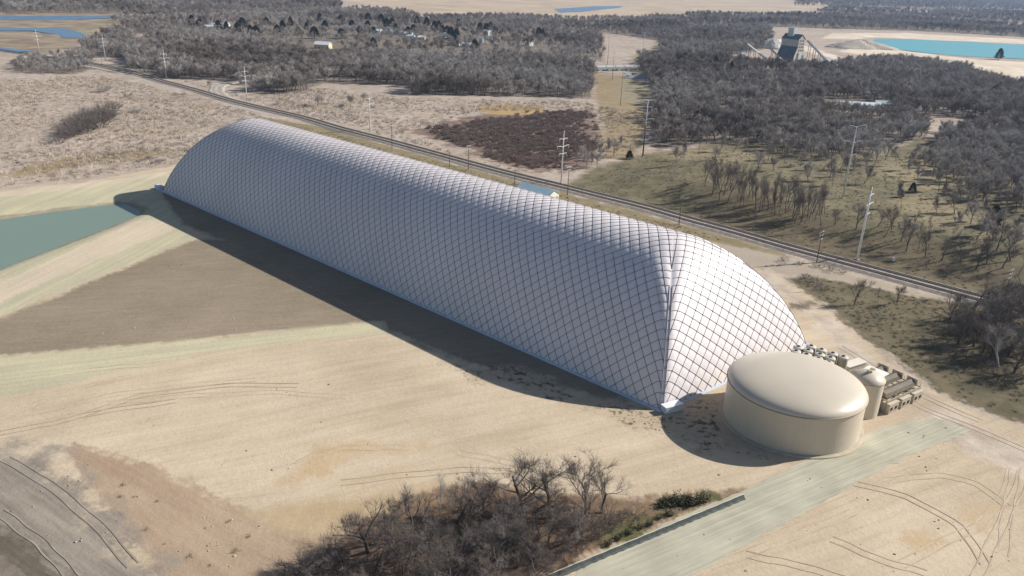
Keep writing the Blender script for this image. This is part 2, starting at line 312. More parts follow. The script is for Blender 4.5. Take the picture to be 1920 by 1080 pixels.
    st_x = noise(.07, 7, .7, (adir((0, 790), (480, 712)), .3, 3.0)); st_y = noise(.06, 6, .7, (adir((1300, 1040), (1700, 880)), .3, 3.4))
    st_d = noise(.08, 7, .72, (adir((0, 900), (230, 1060)), .25, 3.2)); st_p = noise(.06, 6, .68, (adir((0, 545), (270, 415)), .2, 4.5)); st_f = noise(.2, 5, .7, (adir((0, 660), (700, 606)), .5, 2.2))
    wv = n.nodes.new('ShaderNodeTexWave'); wv.inputs['Scale'].default_value = .11; wv.inputs['Distortion'].default_value = 22; wv.inputs['Detail'].default_value = 3; wv.inputs['Detail Scale'].default_value = .10
    vr_ = n.nodes.new('ShaderNodeVectorRotate'); vr_.rotation_type = 'Z_AXIS'; vr_.inputs['Angle'].default_value = -adir((0, 790), (480, 712)) - PI / 2; L(tc.outputs['Object'], vr_.inputs['Vector']); L(vr_.outputs[0], wv.inputs['Vector'])
    grade = rng_(wv.outputs['Fac'], .80, 1.0)
    texs = {'n0': rng_(n0, .35, .65), 'n1': rng_(n1, .32, .68), 'n2': rng_(n2, .32, .68), 'n3': rng_(n3, .35, .65),
            'sand': rng_(math_('ADD', math_('ADD', math_('MULTIPLY', n1, .36), math_('MULTIPLY', grade, .022)), math_('ADD', math_('MULTIPLY', st_x, .32), math_('MULTIPLY', st_y, .28))), .36, .66),
            'field': rng_(math_('ADD', math_('MULTIPLY', math_('ADD', math_('MULTIPLY', n1, .5), math_('MULTIPLY', st_f, .5)), .75), math_('MULTIPLY', n3, .25)), .36, .64),
            'straw': rng_(st_p, .36, .64), 'strawb': rng_(noise(.06, 6, .68, (adir((0, 700), (700, 614)), .2, 4.5)), .36, .64), 'streakd': rng_(math_('ADD', math_('MULTIPLY', st_d, .6), math_('MULTIPLY', n1, .4)), .36, .64),
            'speck': rng_(math_('ADD', math_('MULTIPLY', noise(.55, 3, .6), .6), math_('MULTIPLY', n2, .4)), .5, .6)}
    # dry marsh everywhere else
    f1 = rng_(math_('ADD', math_('MULTIPLY', n2, .5), math_('MULTIPLY', n3, .5)), .36, .62)
    col = mix(f1, (.29, .235, .19), (.50, .415, .345))
    col = mix(rng_(n1, .52, .72, 0, .75), col, (.33, .24, .15))
    col = mix(rng_(n0, .55, .75, 0, .5), col, (.24, .185, .15))
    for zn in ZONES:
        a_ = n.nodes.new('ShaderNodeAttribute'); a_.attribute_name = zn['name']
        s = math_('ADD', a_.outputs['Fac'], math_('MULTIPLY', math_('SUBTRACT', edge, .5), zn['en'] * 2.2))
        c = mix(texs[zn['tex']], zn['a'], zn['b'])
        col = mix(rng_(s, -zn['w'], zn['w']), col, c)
    fine = rng_(noise(1.6, 4, .7), .3, .7, .94, 1.06, False)
    blot = rng_(noise(.018, 6, .65), .3, .7, .88, 1.12, False)
    cx = n.nodes.new('ShaderNodeCombineColor'); ff = math_('MULTIPLY', fine, blot)
    for k in range(3): L(ff, cx.inputs[k])
    col = mix(1.0, col, cx.outputs[0], 'MULTIPLY')
    L(col, b.inputs['Base Color'])
    bp = n.nodes.new('ShaderNodeBump'); bp.inputs['Strength'].default_value = .3; bp.inputs['Distance'].default_value = .5
    L(math_('ADD', n3, math_('MULTIPLY', st_x, .6)), bp.inputs['Height']); L(bp.outputs[0], b.inputs['Normal'])
    me.materials.append(m)
    return o
build_ground()

def sheet(name, V2, dz, material, kind='structure', step=None):
    """a thin flat sheet cut to an outline (world xy), following the ground"""
    import bmesh
    bm = bmesh.new(); vs = [bm.verts.new((p[0], p[1], 0)) for p in V2]; f = bm.faces.new(vs); bmesh.ops.triangulate(bm, faces=[f])
    me = bpy.data.meshes.new(name); bm.to_mesh(me); bm.free()
    co = np.array([v.co[:] for v in me.vertices]); co[:, 2] = dz if step is None else terrain(co[:, :2]) + dz
    me.vertices.foreach_set('co', co.ravel()); me.materials.append(material); me.update()
    if len(me.polygons) and me.polygons[0].normal.z < 0: me.flip_normals()
    o = bpy.data.objects.new(name, me); COL.objects.link(o); o['kind'] = kind; return o
def grow(V, d):
    c = V.mean(0); e = V - c; return c + e * (1 + d / np.linalg.norm(e, axis=1))[:, None]

def water(name, c, rough=.15, bump=.1, bs=.4):
    m = mat(name, c, rough, spec=.5); n = m.node_tree; b = n.nodes['Principled BSDF']
    tc = n.nodes.new('ShaderNodeTexCoord'); z = n.nodes.new('ShaderNodeTexNoise'); z.inputs['Scale'].default_value = bs; z.inputs['Detail'].default_value = 4
    n.links.new(tc.outputs['Object'], z.inputs['Vector']); u = n.nodes.new('ShaderNodeBump'); u.inputs['Strength'].default_value = bump
    n.links.new(z.outputs['Fac'], u.inputs['Height']); n.links.new(u.outputs[0], b.inputs['Normal']); return m
M_POND = water('pond_water', (.185, .245, .20), .35, .25, .35)
sheet('pond_water', grow(POND, 6), POND_W, M_POND)
M_LAKE = water('lake_water', (.085, .35, .41), .35, .3, .1)
sheet('lake_water', poly([(1640, 73), (1700, 73.5), (1780, 77), (1960, 86), (1960, 116), (1920, 111), (1800, 105.5), (1740, 100), (1690, 94), (1650, 92), (1632, 80)]), .42, M_LAKE)
M_RIV = water('river_water', (.10, .19, .31), .3, .3, .1)
sheet('river_water', poly([(-60, 50), (60, 53), (112, 53), (140, 58), (165, 66), (150, 71.5), (118, 71.5), (112, 66), (60, 58), (-60, 58)]), .42, M_RIV)
sheet('river_water', poly([(-60, 31), (120, 30), (220, 31), (220, 34), (120, 38), (-60, 38)]), .42, M_RIV)
sheet('river_water', poly([(-60, 88), (0, 89), (70, 97), (30, 98), (-60, 94)]), .42, M_RIV)
sheet('river_water', poly([(1040, 17), (1110, 12), (1170, 11), (1160, 15), (1080, 23), (1050, 24)]), .42, M_RIV)

# ---------------------------------------------------------------- erosion blankets laid in strips
def streak_mat(name, a, b, ang, sx=.15, sy=5.0, line=.35):
    m = bpy.data.materials.new(name); m.use_nodes = True; n = m.node_tree; L = n.links.new; bs = n.nodes['Principled BSDF']
    bs.inputs['Roughness'].default_value = .95; bs.inputs['Specular IOR Level'].default_value = .1
    tc = n.nodes.new('ShaderNodeTexCoord'); k = n.nodes.new('ShaderNodeMapping'); k.inputs['Rotation'].default_value = (0, 0, -ang); k.inputs['Scale'].default_value = (sx, sy, 1)
    k2 = n.nodes.new('ShaderNodeVectorRotate'); k2.rotation_type = 'Z_AXIS'; k2.inputs['Angle'].default_value = -ang
    L(tc.outputs['Object'], k2.inputs['Vector'])
    k.inputs['Rotation'].default_value = (0, 0, 0); L(k2.outputs[0], k.inputs['Vector'])
    z = n.nodes.new('ShaderNodeTexNoise'); z.inputs['Scale'].default_value = .35; z.inputs['Detail'].default_value = 6; z.inputs['Roughness'].default_value = .7; L(k.outputs[0], z.inputs['Vector'])
    z2 = n.nodes.new('ShaderNodeTexNoise'); z2.inputs['Scale'].default_value = .12; z2.inputs['Detail'].default_value = 5; L(tc.outputs['Object'], z2.inputs['Vector'])
    r = n.nodes.new('ShaderNodeMapRange'); r.inputs[1].default_value = .33; r.inputs[2].default_value = .67; L(z.outputs['Fac'], r.inputs[0])
    r2 = n.nodes.new('ShaderNodeMapRange'); r2.inputs[1].default_value = .3; r2.inputs[2].default_value = .7; r2.inputs[3].default_value = .85; r2.inputs[4].default_value = 1.12; L(z2.outputs['Fac'], r2.inputs[0])
    x = n.nodes.new('ShaderNodeMix'); x.data_type = 'RGBA'; x.inputs['A'].default_value = (*a, 1); x.inputs['B'].default_value = (*b, 1); L(r.outputs[0], x.inputs['Factor'])
    wv = n.nodes.new('ShaderNodeTexWave'); wv.bands_direction = 'Y'; wv.inputs['Scale'].default_value = .2; wv.inputs['Distortion'].default_value = 1.6; wv.inputs['Detail Scale'].default_value = .3; L(k2.outputs[0], wv.inputs['Vector'])
    rw = n.nodes.new('ShaderNodeMapRange'); rw.inputs[1].default_value = .93; rw.inputs[2].default_value = 1.0; rw.inputs[4].default_value = line; L(wv.outputs['Fac'], rw.inputs[0])
    x2 = n.nodes.new('ShaderNodeMix'); x2.data_type = 'RGBA'; x2.inputs['B'].default_value = (.66, .66, .53, 1); L(rw.outputs[0], x2.inputs['Factor']); L(x.outputs['Result'], x2.inputs['A'])
    cc = n.nodes.new('ShaderNodeCombineColor')
    for i in range(3): L(r2.outputs[0], cc.inputs[i])
    x3 = n.nodes.new('ShaderNodeMix'); x3.data_type = 'RGBA'; x3.blend_type = 'MULTIPLY'; x3.inputs['Factor'].default_value = 1; L(x2.outputs['Result'], x3.inputs['A']); L(cc.outputs[0], x3.inputs['B'])
    L(x3.outputs['Result'], bs.inputs['Base Color']); return m
BL = [(1040, 1110), (1100, 1060), (1200, 1008), (1270, 970), (1350, 938), (1410, 912), (1500, 870), (1560, 846), (1640, 806), (1700, 790), (1752, 783), (1790, 795), (1824, 808), (1760, 832), (1700, 856), (1620, 898), (1520, 956), (1440, 1000), (1300, 1076), (1200, 1130)]
blp = poly(BL); blp = np.concatenate([blp[i] + (blp[(i + 1) % len(blp)] - blp[i]) * np.linspace(0, 1, 9)[:-1, None] for i in range(len(blp))]); blp = blp + np.random.default_rng(5).normal(0, .22, blp.shape); d_ = poly([(1200, 1040), (1700, 830)]); bang = math.atan2(*(d_[1] - d_[0])[::-1])
sheet('erosion_blanket', blp, .05, streak_mat('erosion_blanket', (.36, .34, .255), (.50, .47, .37), bang, line=.14))
#NEXT
# ---------------------------------------------------------------- railway
def smooth_path(pts, n=220):
    P = np.array([flat(*p)[:2] for p in pts]); t = np.r_[0, np.cumsum(np.linalg.norm(np.diff(P, axis=0), axis=1))]
    s = np.linspace(0, t[-1], n); Q = np.column_stack([np.interp(s, t, P[:, 0]), np.interp(s, t, P[:, 1])])
    for _ in range(12):
        Q[1:-1] = .25 * Q[:-2] + .5 * Q[1:-1] + .25 * Q[2:]
    return Q
def strip(name, Q, prof, material, kind=None, parent=None):
    d = np.gradient(Q, axis=0); d /= np.linalg.norm(d, axis=1)[:, None]; nrm = np.column_stack([-d[:, 1], d[:, 0]])
    k = len(prof); V = np.concatenate([np.column_stack([Q + nrm * o, np.full(len(Q), z)])[:, None] for o, z in prof], 1)
    fc = [(i * k + j, i * k + j + 1, (i + 1) * k + j + 1, (i + 1) * k + j) for i in range(len(Q) - 1) for j in range(k - 1)]
    m = MB(); m.add(V.reshape(-1, 3), fc); o = m.build(name, material, parent)
    me = o.data
    if me.polygons[0].normal.z < -.2: me.flip_normals()
    if kind: o['kind'] = kind
    return o
M_BALLAST = mat('railway_ballast', (.33, .285, .245), .95, .3, .8)
M_RAIL = mat('rail_steel', (.17, .15, .14), .5, .2, 2, metal=.3)
M_TIE = mat('sleeper_timber', (.21, .175, .145), .9, .3, 2)
TR = [(-260, 40), (-120, 72), (0, 95), (80, 107), (177, 121), (233, 132), (300, 152), (367, 170), (433, 190), (500, 206), (567, 221), (640, 243), (723, 264), (807, 287), (890, 310), (973, 332), (1057, 352), (1140, 373), (1223, 393), (1280, 411), (1380, 437), (1480, 467), (1580, 493), (1680, 520), (1780, 547), (1880, 574), (1980, 602), (2300, 690)]
TQ = smooth_path(TR, 400)
strip('railway_ballast', TQ, [(-6.6, -.1), (-4.6, .7), (4.6, .7), (6.6, -.1)], M_BALLAST, 'structure')
def track(name, Q, label, z):
    d = np.gradient(Q, axis=0); d /= np.linalg.norm(d, axis=1)[:, None]; nr = np.column_stack([-d[:, 1], d[:, 0]])
    c = Q[len(Q) // 2]; t = thing(name, label, 'railway track', (c[0], c[1], z), 'railway tracks behind the dome')
    for o in (-.72, .72):
        strip('rail', Q + nr * o, [(-.11, z + .02), (-.11, z + .34), (.11, z + .34), (.11, z + .02)], M_RAIL, None, t)
    m = MB(); L = np.r_[0, np.cumsum(np.linalg.norm(np.diff(Q, axis=0), axis=1))]
    for s in np.arange(0, min(L[-1], 900), .9):
        x, y = np.interp(L[-1] - s, L, Q[:, 0]), np.interp(L[-1] - s, L, Q[:, 1]); i = min(len(Q) - 1, np.searchsorted(L, L[-1] - s))
        m.box((x, y, z + .09), (.3, 2.6, .18), math.atan2(d[i, 1], d[i, 0]))
    o = m.build('sleepers', M_TIE, t); o['kind'] = 'stuff'
dT = np.gradient(TQ, axis=0); dT /= np.linalg.norm(dT, axis=1)[:, None]; nT = np.column_stack([-dT[:, 1], dT[:, 0]])
track('railway_track', TQ + nT * 2.3, 'steel railway track, the line of the pair nearer the woods', .7)
track('railway_track', TQ - nT * 2.3, 'steel railway track, the line of the pair nearer the white dome', .7)
SP = smooth_path([(452, 195), (430, 188), (413, 180), (405, 171), (407, 163), (425, 156), (455, 152), (490, 150)], 80)
strip('spur_ballast', SP, [(-6.5, -.1), (-5, .5), (5, .5), (6.5, -.1)], mat('spur_gravel', (.42, .37, .32), .95, .2, .5), 'structure')
for off in (-2.2, 2.2):
    d = np.gradient(SP, axis=0); d /= np.linalg.norm(d, axis=1)[:, None]
    t_ = SP + np.column_stack([-d[:, 1], d[:, 0]]) * off
    strip('spur_rail_bed', t_, [(-1.1, .505), (1.1, .505)], M_BALLAST, 'structure')
M_GRAVEL = mat('service_road', (.40, .35, .30), .95, .2, .3)
SR = smooth_path([(0, 98), (80, 111), (177, 126), (233, 139), (300, 158), (367, 176), (433, 197), (500, 213), (540, 222)], 120)
strip('service_road', SR, [(-2.4, .06), (2.4, .06)], M_GRAVEL, 'structure')
strip('rail_yard_road', smooth_path([(1112, 133), (1150, 137), (1190, 143), (1240, 148), (1290, 150)], 60), [(-4, .07), (4, .07)], M_GRAVEL, 'structure')

WHEEL = list(WHEEL) + [[(1925, 880), (1880, 980), (1830, 1085)], [(1600, 905), (1700, 930), (1800, 985), (1850, 1060)], [(0, 812), (120, 790), (260, 742), (420, 722), (560, 722)], [(250, 1060), (180, 980), (90, 905), (10, 860)], [(140, 1085), (80, 1020), (0, 960)], [(60, 800), (200, 770), (330, 752)]]
M_RUT = mat('wheel_rut', (.43, .34, .24), .95, .1, .22, c2=(.57, .465, .34)); M_RUTD = mat('grey_wheel_rut', (.25, .215, .175), .95, .1, .25, c2=(.37, .32, .265))
for k, pts in enumerate(WHEEL):
    Q = smooth_path(pts, 90); d = np.gradient(Q, axis=0); d /= np.linalg.norm(d, axis=1)[:, None]; nr = np.column_stack([-d[:, 1], d[:, 0]]); wob = np.sin(np.arange(90) * .21 + k) * .12
    for o in (-.95, .95):
        strip('wheel_rut', Q + nr * (o + wob[:, None]), [(-.15, .02 + .003 * k), (.15, .02 + .003 * k)], M_RUTD if pts[0][0] < 340 and pts[0][1] > 850 else M_RUT, 'structure')

# ---------------------------------------------------------------- the inflatable dome
K0 = flat(1240, 772)[:2]; K1 = flat(303, 358)[:2]; DL = np.linalg.norm(K1 - K0); DU = (K1 - K0) / DL
DV = np.array([.76643, .64233]); DW = 65.54; DH = 33.59; PC = DL / 83.0; WF = 8 * PC
A1, B1, CR, TW = 2.045, 1.18, .31, .039
def dome_z(X, Y):
    s1 = np.clip(np.abs(1 - Y / (DW / 2)), 0, 1); s2 = np.clip(1 - np.minimum(X, DL - X) / WF, 0, 1)
    m = np.clip(np.maximum(s1, s2), 1e-6, 1); p = 2 + (m / CR) ** 3      # crisp hip low down, rolled over higher up
    r = np.clip(m * (1 + (np.minimum(s1, s2) / m) ** p) ** (1 / p), 0, 1)
    return DH * (1 - r ** A1) ** (1 / B1)
def dome_p(X, Y):
    Xs = X + TW * Y * X / DL
    return np.stack([K0[0] + DU[0] * Xs + DV[0] * Y, K0[1] + DU[1] * Xs + DV[1] * Y, dome_z(X, Y)], -1)
def dome_n(X, Y):
    e = .12; Xc = np.clip(X, e, DL - e); Yc = np.clip(Y, e, DW - e)
    n = np.cross(dome_p(Xc + e, Yc) - dome_p(Xc - e, Yc), dome_p(Xc, Yc + e) - dome_p(Xc, Yc - e))
    n *= np.sign(n[..., 2:3] + 1e-9); return n / np.linalg.norm(n, axis=-1, keepdims=True)
_d = np.linspace(0, 1, 801); _z = DH * (1 - (1 - _d) ** A1) ** (1 / B1)
_s = np.r_[0, np.cumsum(np.hypot(np.diff(_d) * DW / 2, np.diff(_z)))]; _s *= round(2 * _s[-1] / 1.12 / PC) * PC / 2 / _s[-1]
def arc(d): return np.interp(d, _d, _s)      # length up the wall from the kerb, the net runs at 45 degrees to it
def pillow(X, Y):
    Xf, Yf = np.minimum(X, DL - X), np.minimum(Y, DW - Y); d1, d2 = Yf / (DW / 2), Xf / WF
    a = np.where(d1 <= d2, Xf, Yf * WF / (DW / 2)); sd = arc(np.minimum(np.minimum(d1, d2), 1))
    return (np.abs(np.sin(PI * (a + sd) / PC) * np.sin(PI * (a - sd) / PC)) + 1e-9) ** .75 * sstep(0, .07, np.abs(d1 - d2))
DC = np.r_[K0 + DU * DL / 2 + DV * DW / 2, 0]
dome = thing('inflatable_dome', 'huge white air-supported dome netted with dark diagonal cables on the sand', 'dome', tuple(DC))
def np_mesh(name, V, Q, material, parent, smooth=True):
    me = bpy.data.meshes.new(name); V = (V - np.array(parent['_o'])).astype(np.float32)
    me.vertices.add(len(V)); me.vertices.foreach_set('co', V.ravel())
    me.loops.add(Q.size); me.loops.foreach_set('vertex_index', Q.ravel().astype(np.int32))
    me.polygons.add(len(Q)); me.polygons.foreach_set('loop_start', np.arange(0, Q.size, Q.shape[1], dtype=np.int32))
    me.update(calc_edges=True); me.polygons.foreach_set('use_smooth', [smooth] * len(Q)); me.materials.append(material); me.validate()
    o = bpy.data.objects.new(name, me); COL.objects.link(o); o.parent = root_obj(parent); return o
M_ENV = mat('envelope_fabric', (.75, .695, .70), .5, .06, .03, spec=.45)
M_CABLE = mat('cable', (.175, .16, .16), .6)
M_SEAM = mat('hip_seam', (.30, .28, .29), .6)
def build_dome():
    n1, n2, nr = 720, 150, 120
    d = np.linspace(0, 1, nr) ** 1.15; s1 = np.linspace(0, 1, n1, endpoint=False); s2 = np.linspace(0, 1, n2, endpoint=False)
    xs, ys = [], []
    for t in d:
        x0, x1, y0, y1 = t * WF, DL - t * WF, t * DW / 2, DW - t * DW / 2
        xs.append(np.r_[x0 + (x1 - x0) * s1, np.full(n2, x1), x1 + (x0 - x1) * s1, np.full(n2, x0)])
        ys.append(np.r_[np.full(n1, y0), y0 + (y1 - y0) * s2, np.full(n1, y1), y1 + (y0 - y1) * s2])
    X, Y = np.array(xs), np.array(ys); k = X.shape[1]
    amp = .105 * sstep(0, .04, d)[:, None]
    P = dome_p(X, Y) + dome_n(X, Y) * (pillow(X, Y) * amp - .03)[..., None]
    P[0, :, 2] = -.15
    i = np.arange(nr - 1)[:, None] * k; j = np.arange(k)[None]; j2 = (j + 1) % k
    Q = np.stack([i + j, i + j2, i + k + j2, i + k + j], -1).reshape(-1, 4)
    np_mesh('envelope', P.reshape(-1, 3), Q, M_ENV, dome)
    # cable net
    V, F, o_ = [], [], 0
    B = np.linspace(0, 2, 121)
    def line(Xl, Yl, r, out, lift=.02):
        nonlocal o_
        if len(Xl) < 3: return
        p = dome_p(Xl, Yl); nn = dome_n(Xl, Yl); tg = np.gradient(p, axis=0); tg /= np.linalg.norm(tg, axis=1)[:, None] + 1e-9
        sd = np.cross(nn, tg); p = p + nn * lift
        ring = np.stack([p + sd * r, p + nn * r, p - sd * r, p - nn * r], 1).reshape(-1, 3)
        m = len(Xl); a = np.arange(m - 1)[:, None] * 4; b = np.arange(4)[None]; b2 = (b + 1) % 4
        out[0].append(ring); out[1].append(np.stack([a + b, a + b2, a + 4 + b2, a + 4 + b], -1).reshape(-1, 4) + out[2]); out[2] += m * 4
    net = [[], [], 0]
    dg = np.linspace(0, 1, 150) ** 1.15; ag = arc(dg)
    for sgn in (1, -1):
        for k in range(-40, 136):
            X = k * PC - sgn * ag; m = (np.minimum(X, DL - X) >= dg * WF)
            if m.sum() > 2:
                line(X[m], dg[m] * DW / 2, .06, net, .045); line(X[m], DW - dg[m] * DW / 2, .06, net, .045)
            a = k * PC - sgn * ag; m = (a >= dg * WF - 1e-6) & (a <= 2 * WF - dg * WF + 1e-6)
            if m.sum() > 2:
                Yl = a[m] * (DW / 2) / WF; line(dg[m] * WF, Yl, .06, net, .045); line(DL - dg[m] * WF, Yl, .06, net, .045)
    np_mesh('cable_net', np.concatenate(net[0]), np.concatenate(net[1]), M_CABLE, dome, False)
    t = np.linspace(.004, .52, 70)
    for ex in (0, 1):
        for ey in (0, 1):
            sm = [[], [], 0]
            for o in (-.018, .018):
                X = np.clip(t * WF + o * WF * .5, 0, None); Y = np.clip(t * DW / 2 - o * DW / 4, 0, DW)
                line(DL - X if ex else X, DW - Y if ey else Y, .09, sm, .06)
            np_mesh('hip_seam', np.concatenate(sm[0]), np.concatenate(sm[1]), M_SEAM, dome, False)
    cs = [dome_p(np.array(x), np.array(y)) for x, y in ((0., 0.), (DL, 0.), (DL, DW), (0., DW))]
    m = MB()
    for a, b in zip(cs, cs[1:] + cs[:1]): m.tube([a, b], .5, 6)
    m.build('base_kerb', mat('base_kerb', (.50, .56, .66), .7, .1, .3), dome)
build_dome()
M_WHITE = mat('white_panel', (.74, .75, .78), .5, .06, .4)
# vestibule at the far corner, box at the near corner
p = at(302, 355); m = MB(); m.prism([(-1.5, 0), (1.5, 0), (1.5, 1.3), (.8, 1.8), (-.8, 1.8), (-1.5, 1.3)], -2.4, 2.4, (p[0] - .6, p[1] + .6, 0), math.atan2(DU[1], DU[0]) + PI / 2)
m.build('vestibule', mat('vestibule_panel', (.55, .60, .74), .6, .05, .3), dome)
p = at(1259, 770); rz = math.atan2(.47, .88) 
t = thing('storage_container', 'low white ribbed container in shade at the near corner of the dome', 'container', (p[0], p[1], 0))
m = MB().box((p[0], p[1], .95), (5.2, 2.1, 1.7), rz)
for k in range(13):
    o = -2.4 + k * .4; m.box((p[0] + math.cos(rz) * o + math.sin(rz) * 1.07, p[1] + math.sin(rz) * o - math.cos(rz) * 1.07, .95), (.18, .08, 1.5), rz)
m.build('body', M_WHITE, t); MB().box((p[0], p[1], 1.86), (5.4, 2.3, .12), rz).build('roof', M_WHITE, t)
MB().box((p[0], p[1], .05), (5.3, 2.2, .1), rz).build('skid', M_SEAM, t)
ca, sa = math.cos(rz), math.sin(rz)
MB().box((p[0] - ca * 2.63, p[1] - sa * 2.63, .95), (.06, 1.7, 1.5), rz).build('door', mat('container_door', (.6, .62, .68), .5), t)

# ---------------------------------------------------------------- big storage tank
M_TANK = mat('tank_paint', (.60, .525, .42), .42, .05, .08, spec=.4)
def weathered(name, c, rough, sc):
    m = mat(name, c, rough, .035, .12, spec=.4); n = m.node_tree; nz = [x for x in n.nodes if x.type == 'TEX_NOISE'][0]; tc = [x for x in n.nodes if x.type == 'TEX_COORD'][0]
    k = n.nodes.new('ShaderNodeMapping'); k.inputs['Scale'].default_value = sc; n.links.new(tc.outputs['Object'], k.inputs['Vector']); n.links.new(k.outputs[0], nz.inputs['Vector']); nz.inputs['Scale'].default_value = 1.0; return m
M_TANK = weathered('tank_paint', (.56, .49, .39), .42, (1.1, 1.1, .07))
M_TROOF = mat('tank_roof_paint', (.57, .50, .40), .34, .05, .08, spec=.45)
M_TRIM = mat('tank_trim', (.36, .30, .22), .6)
M_CONC = mat('concrete', (.44, .38, .29), .9, .15, .4)
TC = (68.9, 169.37, 0)
t = thing('storage_tank', 'large squat beige tank with a shallow domed roof beside the white dome', 'tank', TC)
R, Hh = 15.86, 10.05
m = MB().lathe(TC, [(R, 0), (R, Hh - .25)], 128, False); m.build('shell', M_TANK, t, True)
prof = [(R + .12, Hh - .1)]
for k in range(1, 22):
    a = k / 21; r = (R + .12) * math.cos(a * PI / 2) ** .9; prof.append((max(r, .05), Hh - .1 + 3.5 * math.sin(a * PI / 2)))
MB().lathe(TC, prof, 128).build('roof', M_TROOF, t, True)
MB().lathe(TC, [(R - .05, Hh - .32), (R + .3, Hh - .3), (R + .32, Hh - .12), (R + .1, Hh - .06)], 128, False).build('rim_ring', M_TRIM, t, True)
MB().lathe(TC, [(R + 1.0, -.1), (R + 1.0, .28), (R + .75, .36), (R - .1, .38)], 128, False).build('footing_ring', M_CONC, t)
m = MB()
for z in (2.6, 5.2, 7.9): m.lathe(TC, [(R, z - .04), (R + .02, z), (R, z + .04)], 128, False)
m.build('weld_seams', mat('weld_seam', (.52, .45, .36), .5), t, True)

# ---------------------------------------------------------------- slim tank with roof platform
b = at(1626, 786); C2 = (88.38, 174.95, 0); hS = 9.5; RS = 4.0
t = thing('process_tank', 'tall slim beige tank with a cone roof beside the large squat tank', 'tank', C2)
MB().lathe(C2, [(RS, 0), (RS, hS)], 64, False).build('shell', M_TANK, t, True)
MB().lathe(C2, [(RS + .12, hS - .05), (RS + .1, hS + .15), (2.6, hS + 1.15), (.9, hS + 1.75), (.05, hS + 1.85)], 64).build('roof', M_TROOF, t, True)
MB().lathe(C2, [(RS, hS - .3), (RS + .2, hS - .25), (RS + .2, hS - .05), (RS, hS)], 64, False).build('rim_ring', M_TRIM, t, True)
MB().box((C2[0] - .2, C2[1] - .6, hS + 1.95), (.9, .9, .7), .3).build('hatch', M_TRIM, t)
m = MB()
for a in (-.25, .25): m.box((C2[0] + RS + .25, C2[1] + a, hS / 2), (.07, .07, hS))
for z in np.arange(.4, hS, .4): m.box((C2[0] + RS + .25, C2[1], z), (.05, .5, .05))
m.build('ladder', M_TRIM, t)

# ---------------------------------------------------------------- upright vessels
M_VES = mat('vessel_paint', (.42, .39, .31), .5, .12, .4); M_VTOP = mat('vessel_top', (.55, .52, .46), .5, .08, .5); M_DARK = mat('dark_opening', (.03, .03, .035), .6)
vr = thing('pressure_vessel', 'x', 'vessel', (0, 0, 0), 'upright vessels behind the large tank')
HV, RV = 8.0, 1.32
MB().lathe((0, 0, 0), [(RV, .5), (RV, HV - .35)], 28, False).build('shell', M_VES, vr, True)
MB().lathe((0, 0, 0), [(RV, HV - .35), (RV - .05, HV - .12), (RV - .3, HV), (.42, HV + .06)], 28).build('cap', M_VTOP, vr, True)
MB().lathe((0, 0, 0), [(.44, HV + .03), (.44, HV + .22), (.05, HV + .24)], 16).build('nozzle', M_DARK, vr)
MB().lathe((0, 0, 0), [(RV + .1, 0), (RV + .1, .5), (RV - .02, .52)], 28, False).build('skirt', M_TRIM, vr)
VP = [((1497.4, 649), 'back vessel of the pair nearest the dome'), ((1493, 656.7), 'front vessel of the pair nearest the dome, left end of the cluster'),
      ((1521.5, 647.4), 'back vessel in the second column from the dome, top corner of the cluster'), ((1516, 655), 'middle vessel in the second column from the dome'), ((1512.7, 663), 'front vessel in the second column from the dome'),
      ((1541, 654), 'back vessel in the third column from the dome'), ((1538, 662.7), 'middle vessel in the third column from the dome'), ((1534.4, 670.6), 'front vessel in the third column from the dome'),
      ((1562, 661), 'back vessel in the fourth column from the dome'), ((1557.6, 669), 'middle vessel in the fourth column from the dome'), ((1554, 677.8), 'front vessel in the fourth column from the dome'),
      ((1581.7, 667.3), 'lone vessel at the right end of the cluster, its dark flank in full view')]
for i, (q, lb) in enumerate(VP):
    p = flat(*q, z=HV + .1); lb = 'olive upright ' + lb if i != 11 else 'olive ' + lb
    if i == 0: vr['obj'].location = (p[0], p[1], 0); vr['obj']['label'] = lb
    else: dup(vr, (p[0], p[1], 0), label=lb)
# low flat-roofed plant block
zb = 4.2; q = [flat(x, y, zb) for x, y in ((1592, 690), (1624, 680), (1610, 671), (1580, 682))]
c = sum(q) / 4; rz = math.atan2(q[1][1] - q[0][1], q[1][0] - q[0][0]); wx = np.linalg.norm(q[1] - q[0]); wy = np.linalg.norm(q[3] - q[0])
t = thing('pump_house', 'low flat-roofed cream block between the vessels and the slim tank', 'building', (c[0], c[1], 0))
MB().box((c[0], c[1], zb / 2), (wx, wy, zb), rz).build('wall', mat('cream_wall', (.56, .50, .39), .8, .06, .5), t)
m = MB().box((c[0], c[1], zb + .1), (wx + .4, wy + .4, .2), rz); m.build('roof', mat('pale_roof', (.68, .63, .54), .7, .06, .5), t)
MB().box((c[0] - math.sin(rz) * -(wy / 2 + .03), c[1] + math.cos(rz) * -(wy / 2 + .03), 1.1), (1.1, .06, 2.2), rz).build('door', M_TRIM, t)

